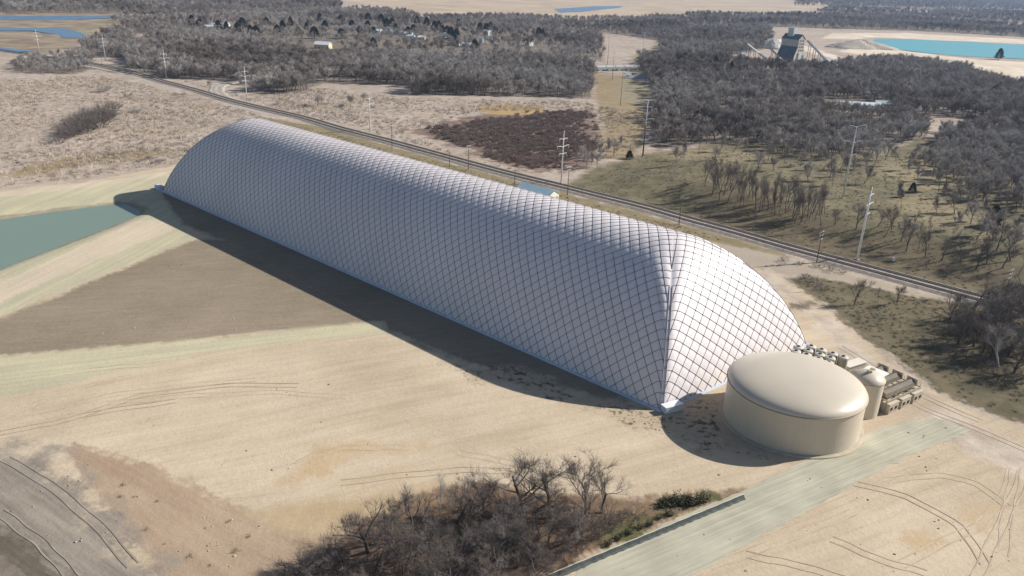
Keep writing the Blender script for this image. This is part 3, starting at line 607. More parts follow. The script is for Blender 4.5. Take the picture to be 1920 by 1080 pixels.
q = [flat(x, y, 5.2) for x, y in ((1617, 694), (1652, 708), (1665, 700), (1630, 686))]
c = sum(q) / 4; rz = math.atan2(q[1][1] - q[0][1], q[1][0] - q[0][0]); wx = np.linalg.norm(q[1] - q[0]); wy = np.linalg.norm(q[3] - q[0])
t = thing('control_house', 'small block with a flat white roof directly behind the slim tank', 'building', (c[0], c[1], 0))
MB().box((c[0], c[1], 2.5), (wx, wy, 5.0), rz).build('wall', mat('control_wall', (.58, .52, .41), .8, .06, .5), t)
MB().box((c[0], c[1], 5.12), (wx + .5, wy + .5, .25), rz).build('roof', mat('white_roof', (.76, .74, .70), .6, .05, .5), t)
MB().box((c[0] - .6, c[1] + .3, 5.6), (1.1, .8, .7), rz).build('roof_unit', M_TRIM, t)

# ---------------------------------------------------------------- cooler bank
M_BEIGE = mat('beige_unit', (.50, .44, .33), .7, .08, .5); M_FRAME = mat('frame_steel', (.36, .31, .24), .6, .1, .5); M_COIL = mat('coil_fins', (.22, .185, .14), .8, .25, 2.5)
q0, q1 = at(1665, 778)[:2], at(1727, 750)[:2]; e = q1 - q0; Lc = np.linalg.norm(e); e /= Lc; nn = np.array([-e[1], e[0]])
if nn @ np.array([0, 1]) < 0: nn = -nn
rz = math.atan2(e[1], e[0])
names = ['beige equipment cabin with square vents, nearest the slim tank', 'middle beige equipment cabin under the front of the cooler rack', 'beige equipment cabin at the far right end of the cooler rack']
dv = 4.2
for k in range(3):
    wd = Lc * .27; o = Lc * (.135 + k * .365); c = q0 + e * o + nn * dv / 2; hb = 2.7
    t = thing('equipment_cabin', names[k], 'cabin', (c[0], c[1], 0), 'equipment cabins along the cooler rack')
    MB().box((c[0], c[1], hb / 2), (wd, dv, hb), rz).build('body', M_BEIGE, t)
    MB().box((c[0], c[1], hb + .06), (wd + .2, dv + .2, .12), rz).build('roof', M_TROOF, t)
    for s in (-.24, .24):
        f = c + e * wd * s - nn * (dv / 2 + .02); MB().box((f[0], f[1], 1.35), (wd * .24, .08, .9), rz).build('vent', M_DARK, t)
        MB().box((f[0] - nn[0] * .05, f[1] - nn[1] * .05, .8), (wd * .3, .06, .1), rz).build('vent_sill', M_TROOF, t)
dr = 12.5; cen = q0 + e * Lc / 2 + nn * (dr / 2 + 1.0); zr = 3.1
t = thing('cooler_rack', 'long steel rack of ribbed cooler bundles standing beside the gravel road', 'cooler', (cen[0], cen[1], 0))
for s in np.linspace(-.5, .5, 7):
    for u_ in np.linspace(-.5, .5, 4):
        c = cen + e * Lc * s + nn * dr * u_; MB().box((c[0], c[1], zr / 2), (.28, .28, zr), rz).build('post', M_FRAME, t)
m = MB()
for u_ in np.linspace(-.5, .5, 4):
    c = cen + nn * dr * u_; m.box((c[0], c[1], zr + .15), (Lc, .3, .3), rz)
for s in np.linspace(-.5, .5, 7):
    c = cen + e * Lc * s; m.box((c[0], c[1], zr + .32), (.3, dr, .28), rz)
m.build('beams', M_FRAME, t)
for k in range(3):
    c = cen + nn * dr * (-.33 + k * .33)
    o = MB().prism([(-1.35, 0), (-1.0, .9), (0, 1.35), (1.0, .9), (1.35, 0)], -Lc / 2 + .9, Lc / 2 - .9, (c[0], c[1], zr + .5), rz - PI / 2).build('tube_bundle', M_COIL, t)
    mm = MB()
    for u_ in np.linspace(-Lc / 2 + 1.0, Lc / 2 - 1.0, 26):
        cc = c + e * u_; mm.prism([(-1.43, 0), (-1.06, .96), (0, 1.45), (1.06, .96), (1.43, 0)], -.08, .08, (cc[0], cc[1], zr + .5), rz - PI / 2)
    mm.build('fins', M_FRAME, sub(o, t))
    c2 = c + e * (Lc / 2 - .5); MB().box((c2[0], c2[1], zr + 1.3), (.5, 2.9, 1.9), rz).build('header_box', M_BEIGE, t)
m = MB()
for u_ in np.linspace(-.5, .5, 12):
    c = cen + e * Lc * .5 + nn * dr * u_; m.box((c[0], c[1], zr + .9), (.08, .08, 1.1), rz)
for z in (.9, 1.4):
    c = cen + e * Lc * .5; m.box((c[0], c[1], zr + z), (.07, dr, .07), rz)
m.build('railing', M_FRAME, t)

# ---------------------------------------------------------------- blue-roofed shed beyond the dome
zr, ze = 6.6, 4.6
e0, e1 = flat(969, 351, ze), flat(1031, 368, ze); r0, r1 = flat(982, 343, zr), flat(1046, 359, zr)
ax = (e1 - e0)[:2]; Ls = np.linalg.norm(ax); ax /= Ls; pr = np.array([-ax[1], ax[0]]); half = abs((r1 - e1)[:2] @ pr)
half = max(3.5, min(half, 9)); sg = 1 if (r1 - e1)[:2] @ pr > 0 else -1
c = (e0 + e1)[:2] / 2 + pr * sg * half
t = thing('shed', 'cream shed with a pale blue metal roof half hidden behind the dome', 'shed', (c[0], c[1], 0))
rz = math.atan2(ax[1], ax[0]) - PI / 2
MB().prism([(-half + .15, 0), (half - .15, 0), (half - .15, ze - .05), (0, zr - .12), (-half + .15, ze - .05)], -Ls / 2 + .3, Ls / 2 - .3, (c[0], c[1], 0), rz).build('wall', mat('shed_wall', (.74, .68, .53), .8, .05, .5), t)
m = MB(); m.prism([(-half - .3, ze - .1), (0, zr), (half + .3, ze - .1), (half + .3, ze + .06), (0, zr + .16), (-half - .3, ze + .06)], -Ls / 2, Ls / 2, (c[0], c[1], 0), rz)
m.build('roof', mat('blue_roof', (.40, .57, .64), .4, .08, .3), t)
g = np.array([c[0], c[1]]) + ax * (Ls / 2 - .28) + pr * 2.2
MB().box((g[0], g[1], 3.2), (.5, .6, .6), rz + PI / 2).build('vent', M_TRIM, t)
#NEXT
# ---------------------------------------------------------------- bare trees: prototypes
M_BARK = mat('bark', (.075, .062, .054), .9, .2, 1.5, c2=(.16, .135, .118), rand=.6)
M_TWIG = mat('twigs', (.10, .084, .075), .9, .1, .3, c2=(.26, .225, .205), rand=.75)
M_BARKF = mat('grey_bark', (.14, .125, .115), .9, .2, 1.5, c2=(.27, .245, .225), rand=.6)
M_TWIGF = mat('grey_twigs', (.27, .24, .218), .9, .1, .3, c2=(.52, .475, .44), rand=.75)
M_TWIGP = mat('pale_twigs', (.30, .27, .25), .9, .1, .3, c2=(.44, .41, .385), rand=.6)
M_BIRCH = mat('birch_bark', (.50, .47, .43), .8, .3, 2.0)
def unit(v): return v / (np.linalg.norm(v) + 1e-9)
class Tree:
    def __init__(s, seed): s.r = np.random.default_rng(seed); s.tr = MB(); s.cr = MB(); s.sl = []
    def perp(s, d, ang):
        a = s.r.normal(size=3); a = unit(a - d * (a @ d)); return unit(d * math.cos(ang) + a * math.sin(ang))
    def limb(s, lv, p, d, ln, r, cfg):
        n = 5 if lv == 0 else 4
        P = [p]; D = d.copy()
        for k in range(n - 1):
            D = unit(D + s.r.normal(size=3) * cfg['wob'] + np.array([0, 0, cfg['up']]) * (lv > 0)); P.append(P[-1] + D * ln / (n - 1))
        P = np.array(P); rad = r * np.linspace(1, .35 if lv < 3 else .2, n)
        (s.tr if lv <= 1 else s.cr).tube(P, rad, (7, 5, 4, 3)[min(lv, 3)], False)
        if lv >= cfg['depth']:
            return s.twigs(P, D, ln, cfg)
        kids = cfg['n'][lv]
        for k in range(kids):
            t = cfg['t0'][lv] + (1 - cfg['t0'][lv]) * (k + s.r.random()) / kids; t = min(t, .999)
            x = t * (n - 1); i = int(x); q = P[i] + (P[i + 1] - P[i]) * (x - i)
            dd = s.perp(unit(P[i + 1] - P[i]), cfg['ang'][lv] * (.7 + .6 * s.r.random()))
            if dd[2] < -.1: dd[2] *= .3; dd = unit(dd)
            L2 = ln * cfg['lr'][lv] * (1.15 - .55 * t * cfg['tap']) * (.75 + .5 * s.r.random())
            s.limb(lv + 1, q, dd, L2, max(r * (1 - .6 * t) * .55, .012), cfg)
        s.twigs(P[-2:], D, ln * .5, cfg)
    def twigs(s, P, D, ln, cfg):
        for k in range(cfg['tw']):
            t = s.r.random() * .999; x = t * (len(P) - 1); i = int(x); q = P[i] + (P[i + 1] - P[i]) * (x - i)
            d = s.perp(D, .3 + .8 * s.r.random()); d = unit(d + np.array([0, 0, cfg.get('tu', .3)])); L = cfg['tl'] * (.5 + s.r.random())
            sd = unit(np.cross(d, s.r.normal(size=3))) * cfg['twd']
            mid = q + d * L * .55 + s.r.normal(size=3) * L * .08; tip = q + d * L + s.r.normal(size=3) * L * .14
            s.sl.append((q - sd, q + sd, mid + sd * .7, mid - sd * .7, tip))
    def finish(s):
        if s.sl:
            A = np.array(s.sl); V = A.reshape(-1, 3); s.cr.add(V, [q for i in range(len(A)) for q in ((5 * i, 5 * i + 1, 5 * i + 2, 5 * i + 3), (5 * i + 3, 5 * i + 2, 5 * i + 4))])
        return s
def cfg_(kind, lod):
    c = dict(wob=.12, up=.12, tap=1.0, depth=3)
    if kind == 'spread': c.update(n=[7, 6, 5], t0=[.28, .25, .25], ang=[.85, .75, .7], lr=[.72, .58, .55], wob=.16)
    if kind == 'tall': c.update(n=[12, 6, 4], t0=[.32, .2, .2], ang=[.62, .6, .6], lr=[.42, .5, .5], up=.16)
    if kind == 'slim': c.update(n=[11, 5, 3], t0=[.42, .25, .2], ang=[.5, .55, .6], lr=[.30, .5, .5], up=.2, wob=.08)
    if kind == 'vase': c.update(n=[8, 6, 4], t0=[.16, .3, .25], ang=[.52, .55, .6], lr=[.8, .5, .5], up=.10)
    if lod == 0: c.update(tw={'slim': 2, 'tall': 3}.get(kind, 7), tl=1.35, twd=.014)
    elif lod == 1: c.update(depth=2, tw=16, tl=1.8, twd=.05)
    else: c.update(depth=2, tw=13, tl=2.3, twd=.055, tu=.42)
    return c
def make_tree(kind, seed, H, lod):
    T = Tree(seed); c = cfg_(kind, lod)
    tl = {'spread': .62, 'tall': .93, 'slim': .95, 'vase': .55}[kind] * H
    if kind == 'bush':
        pass
    T.limb(0, np.array([0, 0, -.2]), unit(T.r.normal(size=3) * .05 + np.array([0, 0, 1.])), tl, {'spread': .024, 'tall': .017, 'slim': .012, 'vase': .02}[kind] * H, c)
    return T.finish()
def make_bush(seed, H, lod):
    T = Tree(seed); c = cfg_('vase', lod); c.update(depth=1, n=[7], t0=[.15], ang=[.6], lr=[.6], tw=9 if lod == 0 else 8, tl=H * .28, twd=.02 if lod == 0 else .06)
    for k in range(9):
        a = k * 2.4; d = unit(np.array([math.cos(a) * .75, math.sin(a) * .75, .6 + .7 * T.r.random()]))
        T.limb(0, np.array([math.cos(a) * .25 * H * .4, math.sin(a) * .25 * H * .4, -.1]), d, H * (.6 + .35 * T.r.random()), .012 * H, c)
    return T.finish()
def proto(name, T, label, cat, mb, mt):
    t = thing(name, label, cat, (0, 0, 0)); ht = max(v[:, 2].max() for v in T.tr.v + T.cr.v)
    T.tr.build('trunk', mb, t, True); T.cr.build('crown', mt, t)
    t['h'] = ht; return t
PROTOS = {}
def get_proto(kind, var, lod, pale=False):
    k = (kind, var, lod, pale)
    if k not in PROTOS:
        sd = hash((kind == 'tall', kind == 'slim', kind == 'vase', var, lod)) % 9999
        T = make_bush(sd, 5.0, lod) if kind == 'bush' else make_tree(kind, sd, 14.0, lod)
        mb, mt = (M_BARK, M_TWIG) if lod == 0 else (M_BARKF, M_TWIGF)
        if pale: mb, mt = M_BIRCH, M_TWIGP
        nm = 'bare_shrub' if kind == 'bush' else 'bare_tree'
        t = thing(nm, 'x', 'shrub' if kind == 'bush' else 'tree')
        allv = np.concatenate(T.tr.v + T.cr.v); t['h'] = allv[:, 2].max()
        T.tr.build('trunk' if kind != 'bush' else 'stems', mb, t, True); T.cr.build('crown' if kind != 'bush' else 'twigs', mt, t)
        t['used'] = False; PROTOS[k] = t
    return PROTOS[k]
def place(kind, var, lod, loc, h, label, group, pale=False, rz=None, wide=1.0):
    p = get_proto(kind, var, lod, pale); s = h / p['h']; rz = random.random() * 6.28 if rz is None else rz
    sc = (s * wide, s * wide, s)
    if not p['used']:
        o = p['obj']; p['used'] = True
        o.location = loc; o.rotation_euler = (0, 0, rz); o.scale = sc; o['label'] = label
        if group: o['group'] = group
    else: o = dup(p, loc, rz, sc, label, group)
    if group is None and 'group' in o: del o['group']
    return o
BARE = []      # everything tree-like that is countable: (projected size, args)
def plan(kind, var, lod, px, h, label, group, **kw):
    P = at(*px); BARE.append((h / np.linalg.norm(P - CAM) * 3, (kind, var, lod, tuple(P), h, label, group), kw))
def planw(kind, var, lod, xy, h, label, group, **kw):
    P = np.r_[xy, float(terrain(np.array(xy))[0])]; BARE.append((h / np.linalg.norm(P - CAM), (kind, var, lod, tuple(P), h, label, group), kw))
# the grove along the lower edge
G1 = 'trees of the dark grove at the lower edge'
GROVE = [((978, 962), 'spread', 14.5, 'tall spreading bare tree, left of the three tallest in the grove by the sand'), ((1032, 972), 'spread', 14, 'tall spreading bare tree in the middle of the three tallest in the grove'),
 ((1098, 972), 'vase', 14, 'tall bare tree, right of the three tallest in the grove'), ((1128, 962), 'spread', 10, 'bare tree leaning out at the right end of the grove'),
 ((772, 1010), 'vase', 12.5, 'fan-shaped brownish bare tree left of the white-trunked birch'), ((690, 1035), 'spread', 12.5, 'rounded bare tree at the left shoulder of the grove')]
for i, (q, k, h, lb) in enumerate(GROVE): plan(k, 10 + i, 0, q, h, lb, None, wide=1.35)
plan('slim', 20, 0, (822, 995), 12.5, 'slender pale birch with a white trunk at the top edge of the grove', None, pale=True)
lbl = 'bare dark tree inside the tangled grove at the lower edge'
r_ = np.random.default_rng(3)
gp = [(860, 985), (905, 972), (940, 985), (870, 1020), (920, 1015), (965, 1010), (1010, 1005), (1050, 1015), (1085, 1005), (740, 1050), (790, 1045), (840, 1055), (895, 1050), (950, 1050), (1000, 1045), (1045, 1045), (700, 1090), (760, 1095), (820, 1100), (880, 1095), (940, 1095), (1000, 1085), (850, 1130), (910, 1140), (960, 1130), (780, 1150), (720, 1140), (725, 1020), (755, 1070), (805, 1020), (835, 1080), (870, 1065), (920, 1070), (975, 1065), (1025, 1025), (1065, 1035), (880, 1000), (950, 1000), (995, 985)]
for i, q in enumerate(gp): plan(('spread', 'vase', 'spread', 'tall')[i % 4], i % 3, 0, (q[0] + r_.uniform(-6, 6), q[1] + r_.uniform(-5, 5)), r_.uniform(7.5, 11), lbl, G1, wide=1.3)
lb2 = 'silvery grey bare shrub at the left foot of the grove'
for q in [(560, 1075), (590, 1062), (622, 1050), (640, 1075), (600, 1095), (560, 1110), (660, 1060), (675, 1090), (545, 1095), (640, 1110), (620, 1130), (580, 1140)]:
    planw('bush', 3 + int(r_.integers(2)), 0, at(*q)[:2], r_.uniform(3.5, 5), lb2, 'silvery shrubs at the foot of the grove', wide=1.25, pale=False)
lb3 = 'low dark bramble bush along the edge of the grove'
for q in [(700, 985), (730, 975), (800, 975), (850, 960), (890, 950), (930, 945), (960, 950), (1000, 950), (1050, 955), (1090, 958), (1140, 968), (1165, 975), (1190, 968), (1120, 1000), (1090, 1030), (1060, 1055), (1150, 985), (1030, 1075), (980, 1110), (900, 1010), (820, 1030), (760, 1020), (960, 1030), (1010, 1030), (1065, 990), (860, 1060), (930, 1075), (780, 1075), (740, 1030), (770, 1045), (810, 1040), (840, 1015), (870, 1040), (885, 1025), (915, 1035), (945, 1020), (975, 1040), (1000, 1060), (1035, 1045), (1050, 1030), (1075, 1020), (700, 1020), (720, 1065), (690, 1070), (800, 1090), (850, 1095), (900, 1100), (950, 1080), (1010, 1080), (940, 1050), (985, 1020), (895, 980), (925, 965), (865, 990), (1110, 985), (1095, 1010), (1130, 1000), (1040, 990), (1000, 985)]:
    planw('bush', int(r_.integers(3)), 0, at(*q)[:2], r_.uniform(2.4, 4.6), lb3, 'low brambles of the grove', wide=1.3)
# clump at the right edge
plan('spread', 0, 0, (1872, 688), 13, 'pale grey-barked bare tree standing out in the clump right of the gravel road', None, pale=True)
lb4 = 'dark bare tree in the dense clump right of the gravel road'
for q in [(1800, 618), (1830, 640), (1850, 610), (1880, 630), (1905, 650), (1930, 620), (1820, 590), (1870, 585), (1910, 590), (1840, 665), (1925, 680), (1900, 700), (1950, 650), (1960, 700), (1795, 645), (1860, 650), (1940, 590), (1985, 620), (2010, 680), (1780, 600), (1845, 628), (1865, 612), (1895, 612), (1915, 632), (1890, 668), (1855, 675), (1825, 650), (1935, 660), (1810, 632), (1885, 600), (1905, 570), (1850, 592)]:
    plan(('spread', 'vase')[int(r_.integers(2))], int(r_.integers(3)), 0, q, r_.uniform(10, 14.5), lb4, 'trees in the clump at the right edge', wide=1.25)
for q in [(1790, 660), (1815, 672), (1838, 690), (1770, 630), (1870, 705), (1900, 720), (1800, 600), (1850, 690), (1885, 660), (1920, 705), (1825, 630), (1845, 645), (1860, 630), (1875, 645), (1895, 640), (1850, 670), (1812, 645), (1870, 675), (1905, 665), (1800, 630), (1835, 610), (1890, 615), (1915, 610), (1858, 598)]:
    planw('bush', int(r_.integers(3)), 0, at(*q)[:2], r_.uniform(3, 5), 'dark bramble bush under the clump right of the gravel road', 'brambles under the right clump', wide=1.3)
# hillside row and lone trees
LONE = [((1602, 572), 'vase', 10, 'vase-shaped bare tree alone on the olive grass between road and railway'), ((1646, 566), 'slim', 6.5, 'thin bare sapling between two trees on the olive grass'), ((1682, 568), 'vase', 8, 'bare twin-stemmed tree on the olive grass, right of the thin sapling'),
        ((1605, 428), 'spread', 11.5, 'broad bare tree left of the white transmission pole on the hillside'), ((1566, 420), 'vase', 9, 'upright bare tree left of the broad hillside tree'),
        ((1530, 545), 'slim', 6, 'thin bare tree beside the dark brush near the railway')]
for i, (q, k, h, lb) in enumerate(LONE): plan(k, 30 + i, 0, q, h, lb, None)
lb5 = 'slender dark bare tree in the row along the grassy hillside'
for i in range(64):
    t = i / 63; x = 1318 + t * 225 + r_.uniform(-7, 7); y = 352 + t * 62 + r_.uniform(-14, 18)
    plan(('slim', 'tall', 'slim')[i % 3], int(r_.integers(4)), 0, (x, y), r_.uniform(12, 17), lb5, 'slender trees along the hillside')
lb6 = 'small bare tree scattered on the shaded slope above the railway'
for q in [(1660, 442), (1672, 430), (1690, 450), (1710, 440), (1722, 470), (1740, 452), (1765, 488), (1790, 470), (1800, 498), (1815, 478), (1850, 492), (1868, 470), (1880, 500), (1895, 488), (1830, 505), (1910, 515), (1700, 470), (1735, 480), (1645, 425), (1780, 455), (1935, 500), (1950, 530), (1925, 470)]:
    plan(('vase', 'slim', 'spread')[int(r_.integers(3))], int(r_.integers(5)), 0, q, r_.uniform(8.5, 13.5), lb6, 'small trees on the slope above the railway')
lb7 = 'bare grey tree in the little copse beside the white pole and the mound'
for q in [(1080, 312), (1095, 305), (1110, 310), (1125, 302), (1135, 296), (1150, 292), (1100, 318), (1120, 314), (1090, 298), (1140, 286), (1158, 284), (1112, 296)]:
    plan(('tall', 'slim', 'vase')[int(r_.integers(3))], int(r_.integers(3)), 1, q, r_.uniform(9, 13), lb7, 'trees of the copse by the mound')
lb8 = 'bare leafless tree standing apart on the dry meadow behind the hillside row'
for q in [(1268, 310), (1282, 300), (1340, 300), (1420, 322), (1680, 312), (1720, 340), (1700, 330), (1620, 345), (1790, 430), (1755, 405), (1820, 420), (1690, 392), (1450, 320), (1515, 340), (1560, 350), (1585, 330), (1660, 300), (1800, 380), (1850, 440), (1880, 430), (1545, 318), (1530, 305), (1500, 312), (1600, 322), (1625, 318), (1640, 310), (1575, 318), (1555, 340), (1470, 306), (1440, 300), (1400, 292), (1375, 286), (1350, 284), (1310, 286), (1710, 300), (1735, 310), (1752, 300), (1728, 325), (1745, 345), (1760, 360), (1775, 372), (1765, 335), (1790, 400), (1810, 400), (1840, 415), (1790, 360), (1705, 318), (1860, 460), (1890, 470), (1905, 450), (1830, 450)]:
    plan(('vase', 'tall', 'slim')[int(r_.integers(3))], int(r_.integers(5)), 1, q, r_.uniform(9, 14), lb8, 'lone trees on the dry meadow')
lb9 = 'thin bare tree standing in the pale marsh grass beyond the railway'
for q in [(596, 200), (602, 198), (660, 195), (682, 192), (657, 200), (395, 168)]:
    plan('vase', int(r_.integers(3)), 1, q, r_.uniform(7, 11), lb9, 'thin trees in the marsh grass')
# the big bush and small bushes of the left marsh
for i in range(34):
    t = i / 33; x = 108 + t * 108 + r_.uniform(-8, 10); y = 260 - t * 42 + r_.uniform(-16, 12)
    plan('bush', int(r_.integers(3)), 0, (x, y), r_.uniform(4, 6.5) + 6.5 * max(0, math.sin((t - .12) * 3.4)), 'dark bare shrub in the big thicket on the left marsh', 'shrubs of the thicket on the left marsh', wide=1.2)
for q, h in [((240, 182), 5), ((256, 212), 5), ((196, 172), 7), ((95, 268), 4), ((300, 305), 3), ((280, 300), 3), ((262, 304), 2.5), ((330, 178), 2.5), ((345, 178), 2.5), ((700, 203), 3), ((640, 200), 3), ((570, 200), 3)]:
    plan('bush', int(r_.integers(3)), 1, q, h, 'single small bare shrub scattered on the pale marsh', 'small shrubs scattered on the marsh', wide=1.3)
for q in [(1502, 524), (1515, 530), (1528, 537), (1545, 545), (1512, 520), (1540, 502), (1560, 508), (1528, 500), (1580, 512), (1500, 496), (1470, 490)]:
    planw('bush', int(r_.integers(3)), 0, at(*q)[:2], r_.uniform(1.6, 3), 'low grey brush between the gravel road and the railway', 'brush beside the railway', wide=1.5)
# the woods
def scatter(V, sp, seed):
    r = np.random.default_rng(seed); x0, y0 = V.min(0); x1, y1 = V.max(0)
    gx, gy = np.meshgrid(np.arange(x0, x1, sp), np.arange(y0, y1, sp)); P = np.column_stack([gx.ravel(), gy.ravel()]) + r.uniform(-.48, .48, (gx.size, 2)) * sp
    return P[sdist(P, V, 5) > 0]
KEEP = [poly(q) for q in ([(1540, 206), (1668, 216), (1655, 190), (1550, 186)], [(1452, 128), (1512, 128), (1512, 117), (1452, 117)], [(575, 112), (640, 112), (640, 82), (575, 82)])]
FAR = []
wl = {'A': 'bare grey tree along the front of the wood beyond the marsh', 'G': 'bare grey tree at the front of the wood right of the dome', 'H': 'bare grey tree in the wood at the right edge beyond the meadow'}
for k, (pts, sp, hr, *_) in WOODS.items():
    P = scatter(WW[k], sp, ord(k)); r = np.random.default_rng(ord(k) + 5)
    for V in KEEP: P = P[sdist(P, V, 5) < 0]
    if k == 'B': P = P[(sdist(P, VILLAGE, 5) < 0) | (r.random(len(P)) < .36)]
    gap = np.sin(P[:, 0] * .035 + 2.1 * np.sin(P[:, 1] * .023)) * np.sin(P[:, 1] * .041 + 1.3 * np.sin(P[:, 0] * .019))
    keepn = r.random(len(P)) < np.where(gap > .4, .3, .92); P = P[keepn]
    z = terrain(P); cl = .5 + .5 * np.sin(P[:, 0] * .021 + 2 * np.sin(P[:, 1] * .013)) * np.sin(P[:, 1] * .017)
    for p, zz, c in zip(P, z, cl):
        FAR.append([p[0], p[1], zz, hr[1] * (.5 + .28 * c + .27 * r.random()), ord(k)])
FAR = np.array(FAR); ds = np.linalg.norm(FAR[:, :3] - CAM, axis=1)
# in-frame test so that only trees the picture shows are built one by one
dd = FAR[:, :3] - CAM; wz = dd @ FW; fx = 960 + F_PX * (dd @ RT) / wz; fy = 540 + F_PX * (dd @ DN) / wz
size = np.where((fx > -20) & (fx < 1940) & (fy > -60) & np.isin(FAR[:, 4], [ord(c) for c in 'AGH']), FAR[:, 3] / ds, 0)
ntree = sum(1 for b in BARE if b[1][0] != 'bush')
pick = np.argsort(-size)[:max(0, 292 - ntree)]
for i in pick:
    k = chr(int(FAR[i, 4])); kk = ('tall', 'vase', 'tall', 'spread')[int(r_.integers(4))]
    BARE.append((0, (kk, int(r_.integers(3)), 1, tuple(FAR[i, :3]), float(FAR[i, 3]), wl[k], 'front trees of wood ' + {'A': 'beyond the marsh', 'G': 'right of the dome', 'H': 'at the right edge'}[k]), {}))
FAR = np.delete(FAR, pick, 0)
for _, a, kw in BARE: place(*a, **kw)

# ---------------------------------------------------------------- the rest of the woods: one mass
def merged(T, mat_b, mat_t, name):
    me = bpy.data.meshes.new(name); V = np.concatenate(T.tr.v + T.cr.v); n = len(T.tr.f); o = T.tr.n
    me.from_pydata(V.tolist(), [], T.tr.f + [tuple(i + o for i in f) for f in T.cr.f]); me.materials.append(mat_b); me.materials.append(mat_t)
    me.polygons.foreach_set('material_index', [0] * n + [1] * (len(me.polygons) - n)); me.update()
    ob = bpy.data.objects.new(name, me); return ob, V[:, 2].max()
def mass(name, pts, protos, cluster=False):
    """pts rows x,y,z,height ; every point carries one copy of one of the given trees"""
    n = len(pts); r = np.random.default_rng(len(name)); me = bpy.data.meshes.new(name)
    me.vertices.add(n); me.vertices.foreach_set('co', np.ascontiguousarray(pts[:, :3], np.float32).ravel())
    if cluster:
        X_, Y_ = pts[:, 0], pts[:, 1]; cl_ = .5 + .27 * np.sin(X_ * .013 + 2.2 * np.sin(Y_ * .009)) + .23 * np.sin(Y_ * .019 + 1.7 * np.sin(X_ * .017))
        idx = np.clip((cl_ * .62 + r.random(n) * .46 - .04) * len(protos), 0, len(protos) - 1).astype(int)
    else: idx = r.integers(0, len(protos), n)
    a = me.attributes.new('pick', 'INT', 'POINT'); a.data.foreach_set('value', idx.astype(np.int32))
    hts = np.array([p[1] for p in protos])[idx]; s = pts[:, 3] / hts
    sc = np.column_stack([s * r.uniform(.95, 1.35, n), s * r.uniform(.95, 1.35, n), s]).astype(np.float32)
    a = me.attributes.new('sc', 'FLOAT_VECTOR', 'POINT'); a.data.foreach_set('vector', sc.ravel())
    rot = np.column_stack([r.normal(0, .03, n), r.normal(0, .03, n), r.uniform(0, 6.28, n)]).astype(np.float32)
    a = me.attributes.new('ro', 'FLOAT_VECTOR', 'POINT'); a.data.foreach_set('vector', rot.ravel())
    o = bpy.data.objects.new(name, me); COL.objects.link(o); o['kind'] = 'stuff'
    g = bpy.data.node_groups.new(name, 'GeometryNodeTree'); g.interface.new_socket('Geometry', in_out='INPUT', socket_type='NodeSocketGeometry'); g.interface.new_socket('Geometry', in_out='OUTPUT', socket_type='NodeSocketGeometry')
    N = g.nodes.new; L = g.links.new; gi = N('NodeGroupInput'); go = N('NodeGroupOutput'); jn = N('GeometryNodeJoinGeometry'); L(jn.outputs[0], go.inputs[0])
    def na(nm, ty):
        x = N('GeometryNodeInputNamedAttribute'); x.data_type = ty; x.inputs[0].default_value = nm; return [q for q in x.outputs if q.enabled and q.name == 'Attribute'][0]
    pk, scs, ros = na('pick', 'INT'), na('sc', 'FLOAT_VECTOR'), na('ro', 'FLOAT_VECTOR')
    for k, (ob, h) in enumerate(protos):
        oi = N('GeometryNodeObjectInfo'); oi.inputs['Object'].default_value = ob
        cp = N('FunctionNodeCompare'); cp.data_type = 'INT'; cp.operation = 'EQUAL'
        ins = [q for q in cp.inputs if q.enabled]; L(pk, ins[0]); ins[1].default_value = k
        ip = N('GeometryNodeInstanceOnPoints'); L(gi.outputs[0], ip.inputs['Points']); L(cp.outputs[0], ip.inputs['Selection']); L(oi.outputs['Geometry'], ip.inputs['Instance'])
        L(ros, ip.inputs['Rotation']); L(scs, ip.inputs['Scale']); L(ip.outputs[0], jn.inputs[0])
    md = o.modifiers.new('trees', 'NODES'); md.node_group = g; return o
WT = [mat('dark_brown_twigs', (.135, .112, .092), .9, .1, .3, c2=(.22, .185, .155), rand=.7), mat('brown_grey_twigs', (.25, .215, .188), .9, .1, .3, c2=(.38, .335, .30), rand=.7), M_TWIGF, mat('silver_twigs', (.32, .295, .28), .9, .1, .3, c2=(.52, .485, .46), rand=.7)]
FP = []
for i, k in enumerate(('spread', 'vase', 'tall', 'vase', 'spread', 'tall', 'vase', 'tall')):
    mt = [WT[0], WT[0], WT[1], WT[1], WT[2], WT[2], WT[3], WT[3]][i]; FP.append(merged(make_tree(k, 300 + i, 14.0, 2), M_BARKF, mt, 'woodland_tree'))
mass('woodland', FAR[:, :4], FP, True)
M_RED = mat('red_twigs', (.23, .16, .14), .9, .1, .3, c2=(.34, .255, .225), rand=.7)
M_BRN = mat('brown_twigs', (.20, .165, .14), .9, .1, .3, c2=(.30, .255, .215), rand=.7)
BP = [merged(make_bush(500 + i, 3.0, 1), M_BARKF, (M_RED, M_BRN, M_RED)[i], 'scrub_bush') for i in range(3)]
V = poly([(772, 248), (830, 232), (900, 217), (1010, 209), (1116, 208), (1125, 250), (1125, 298), (1070, 318), (1000, 318), (930, 304), (850, 270)])
P = scatter(V, 2.6, 11); r = np.random.default_rng(9)
keep = r.random(len(P)) < np.clip(.12 + sdist(P, V, 30) / 26 + .35 * np.sin(P[:, 0] * .09 + 2 * np.sin(P[:, 1] * .06)), .04, .72); P = P[keep]; mass('red_scrub', np.column_stack([P, np.zeros(len(P)), r.uniform(1.2, 2.9, len(P))]), BP)
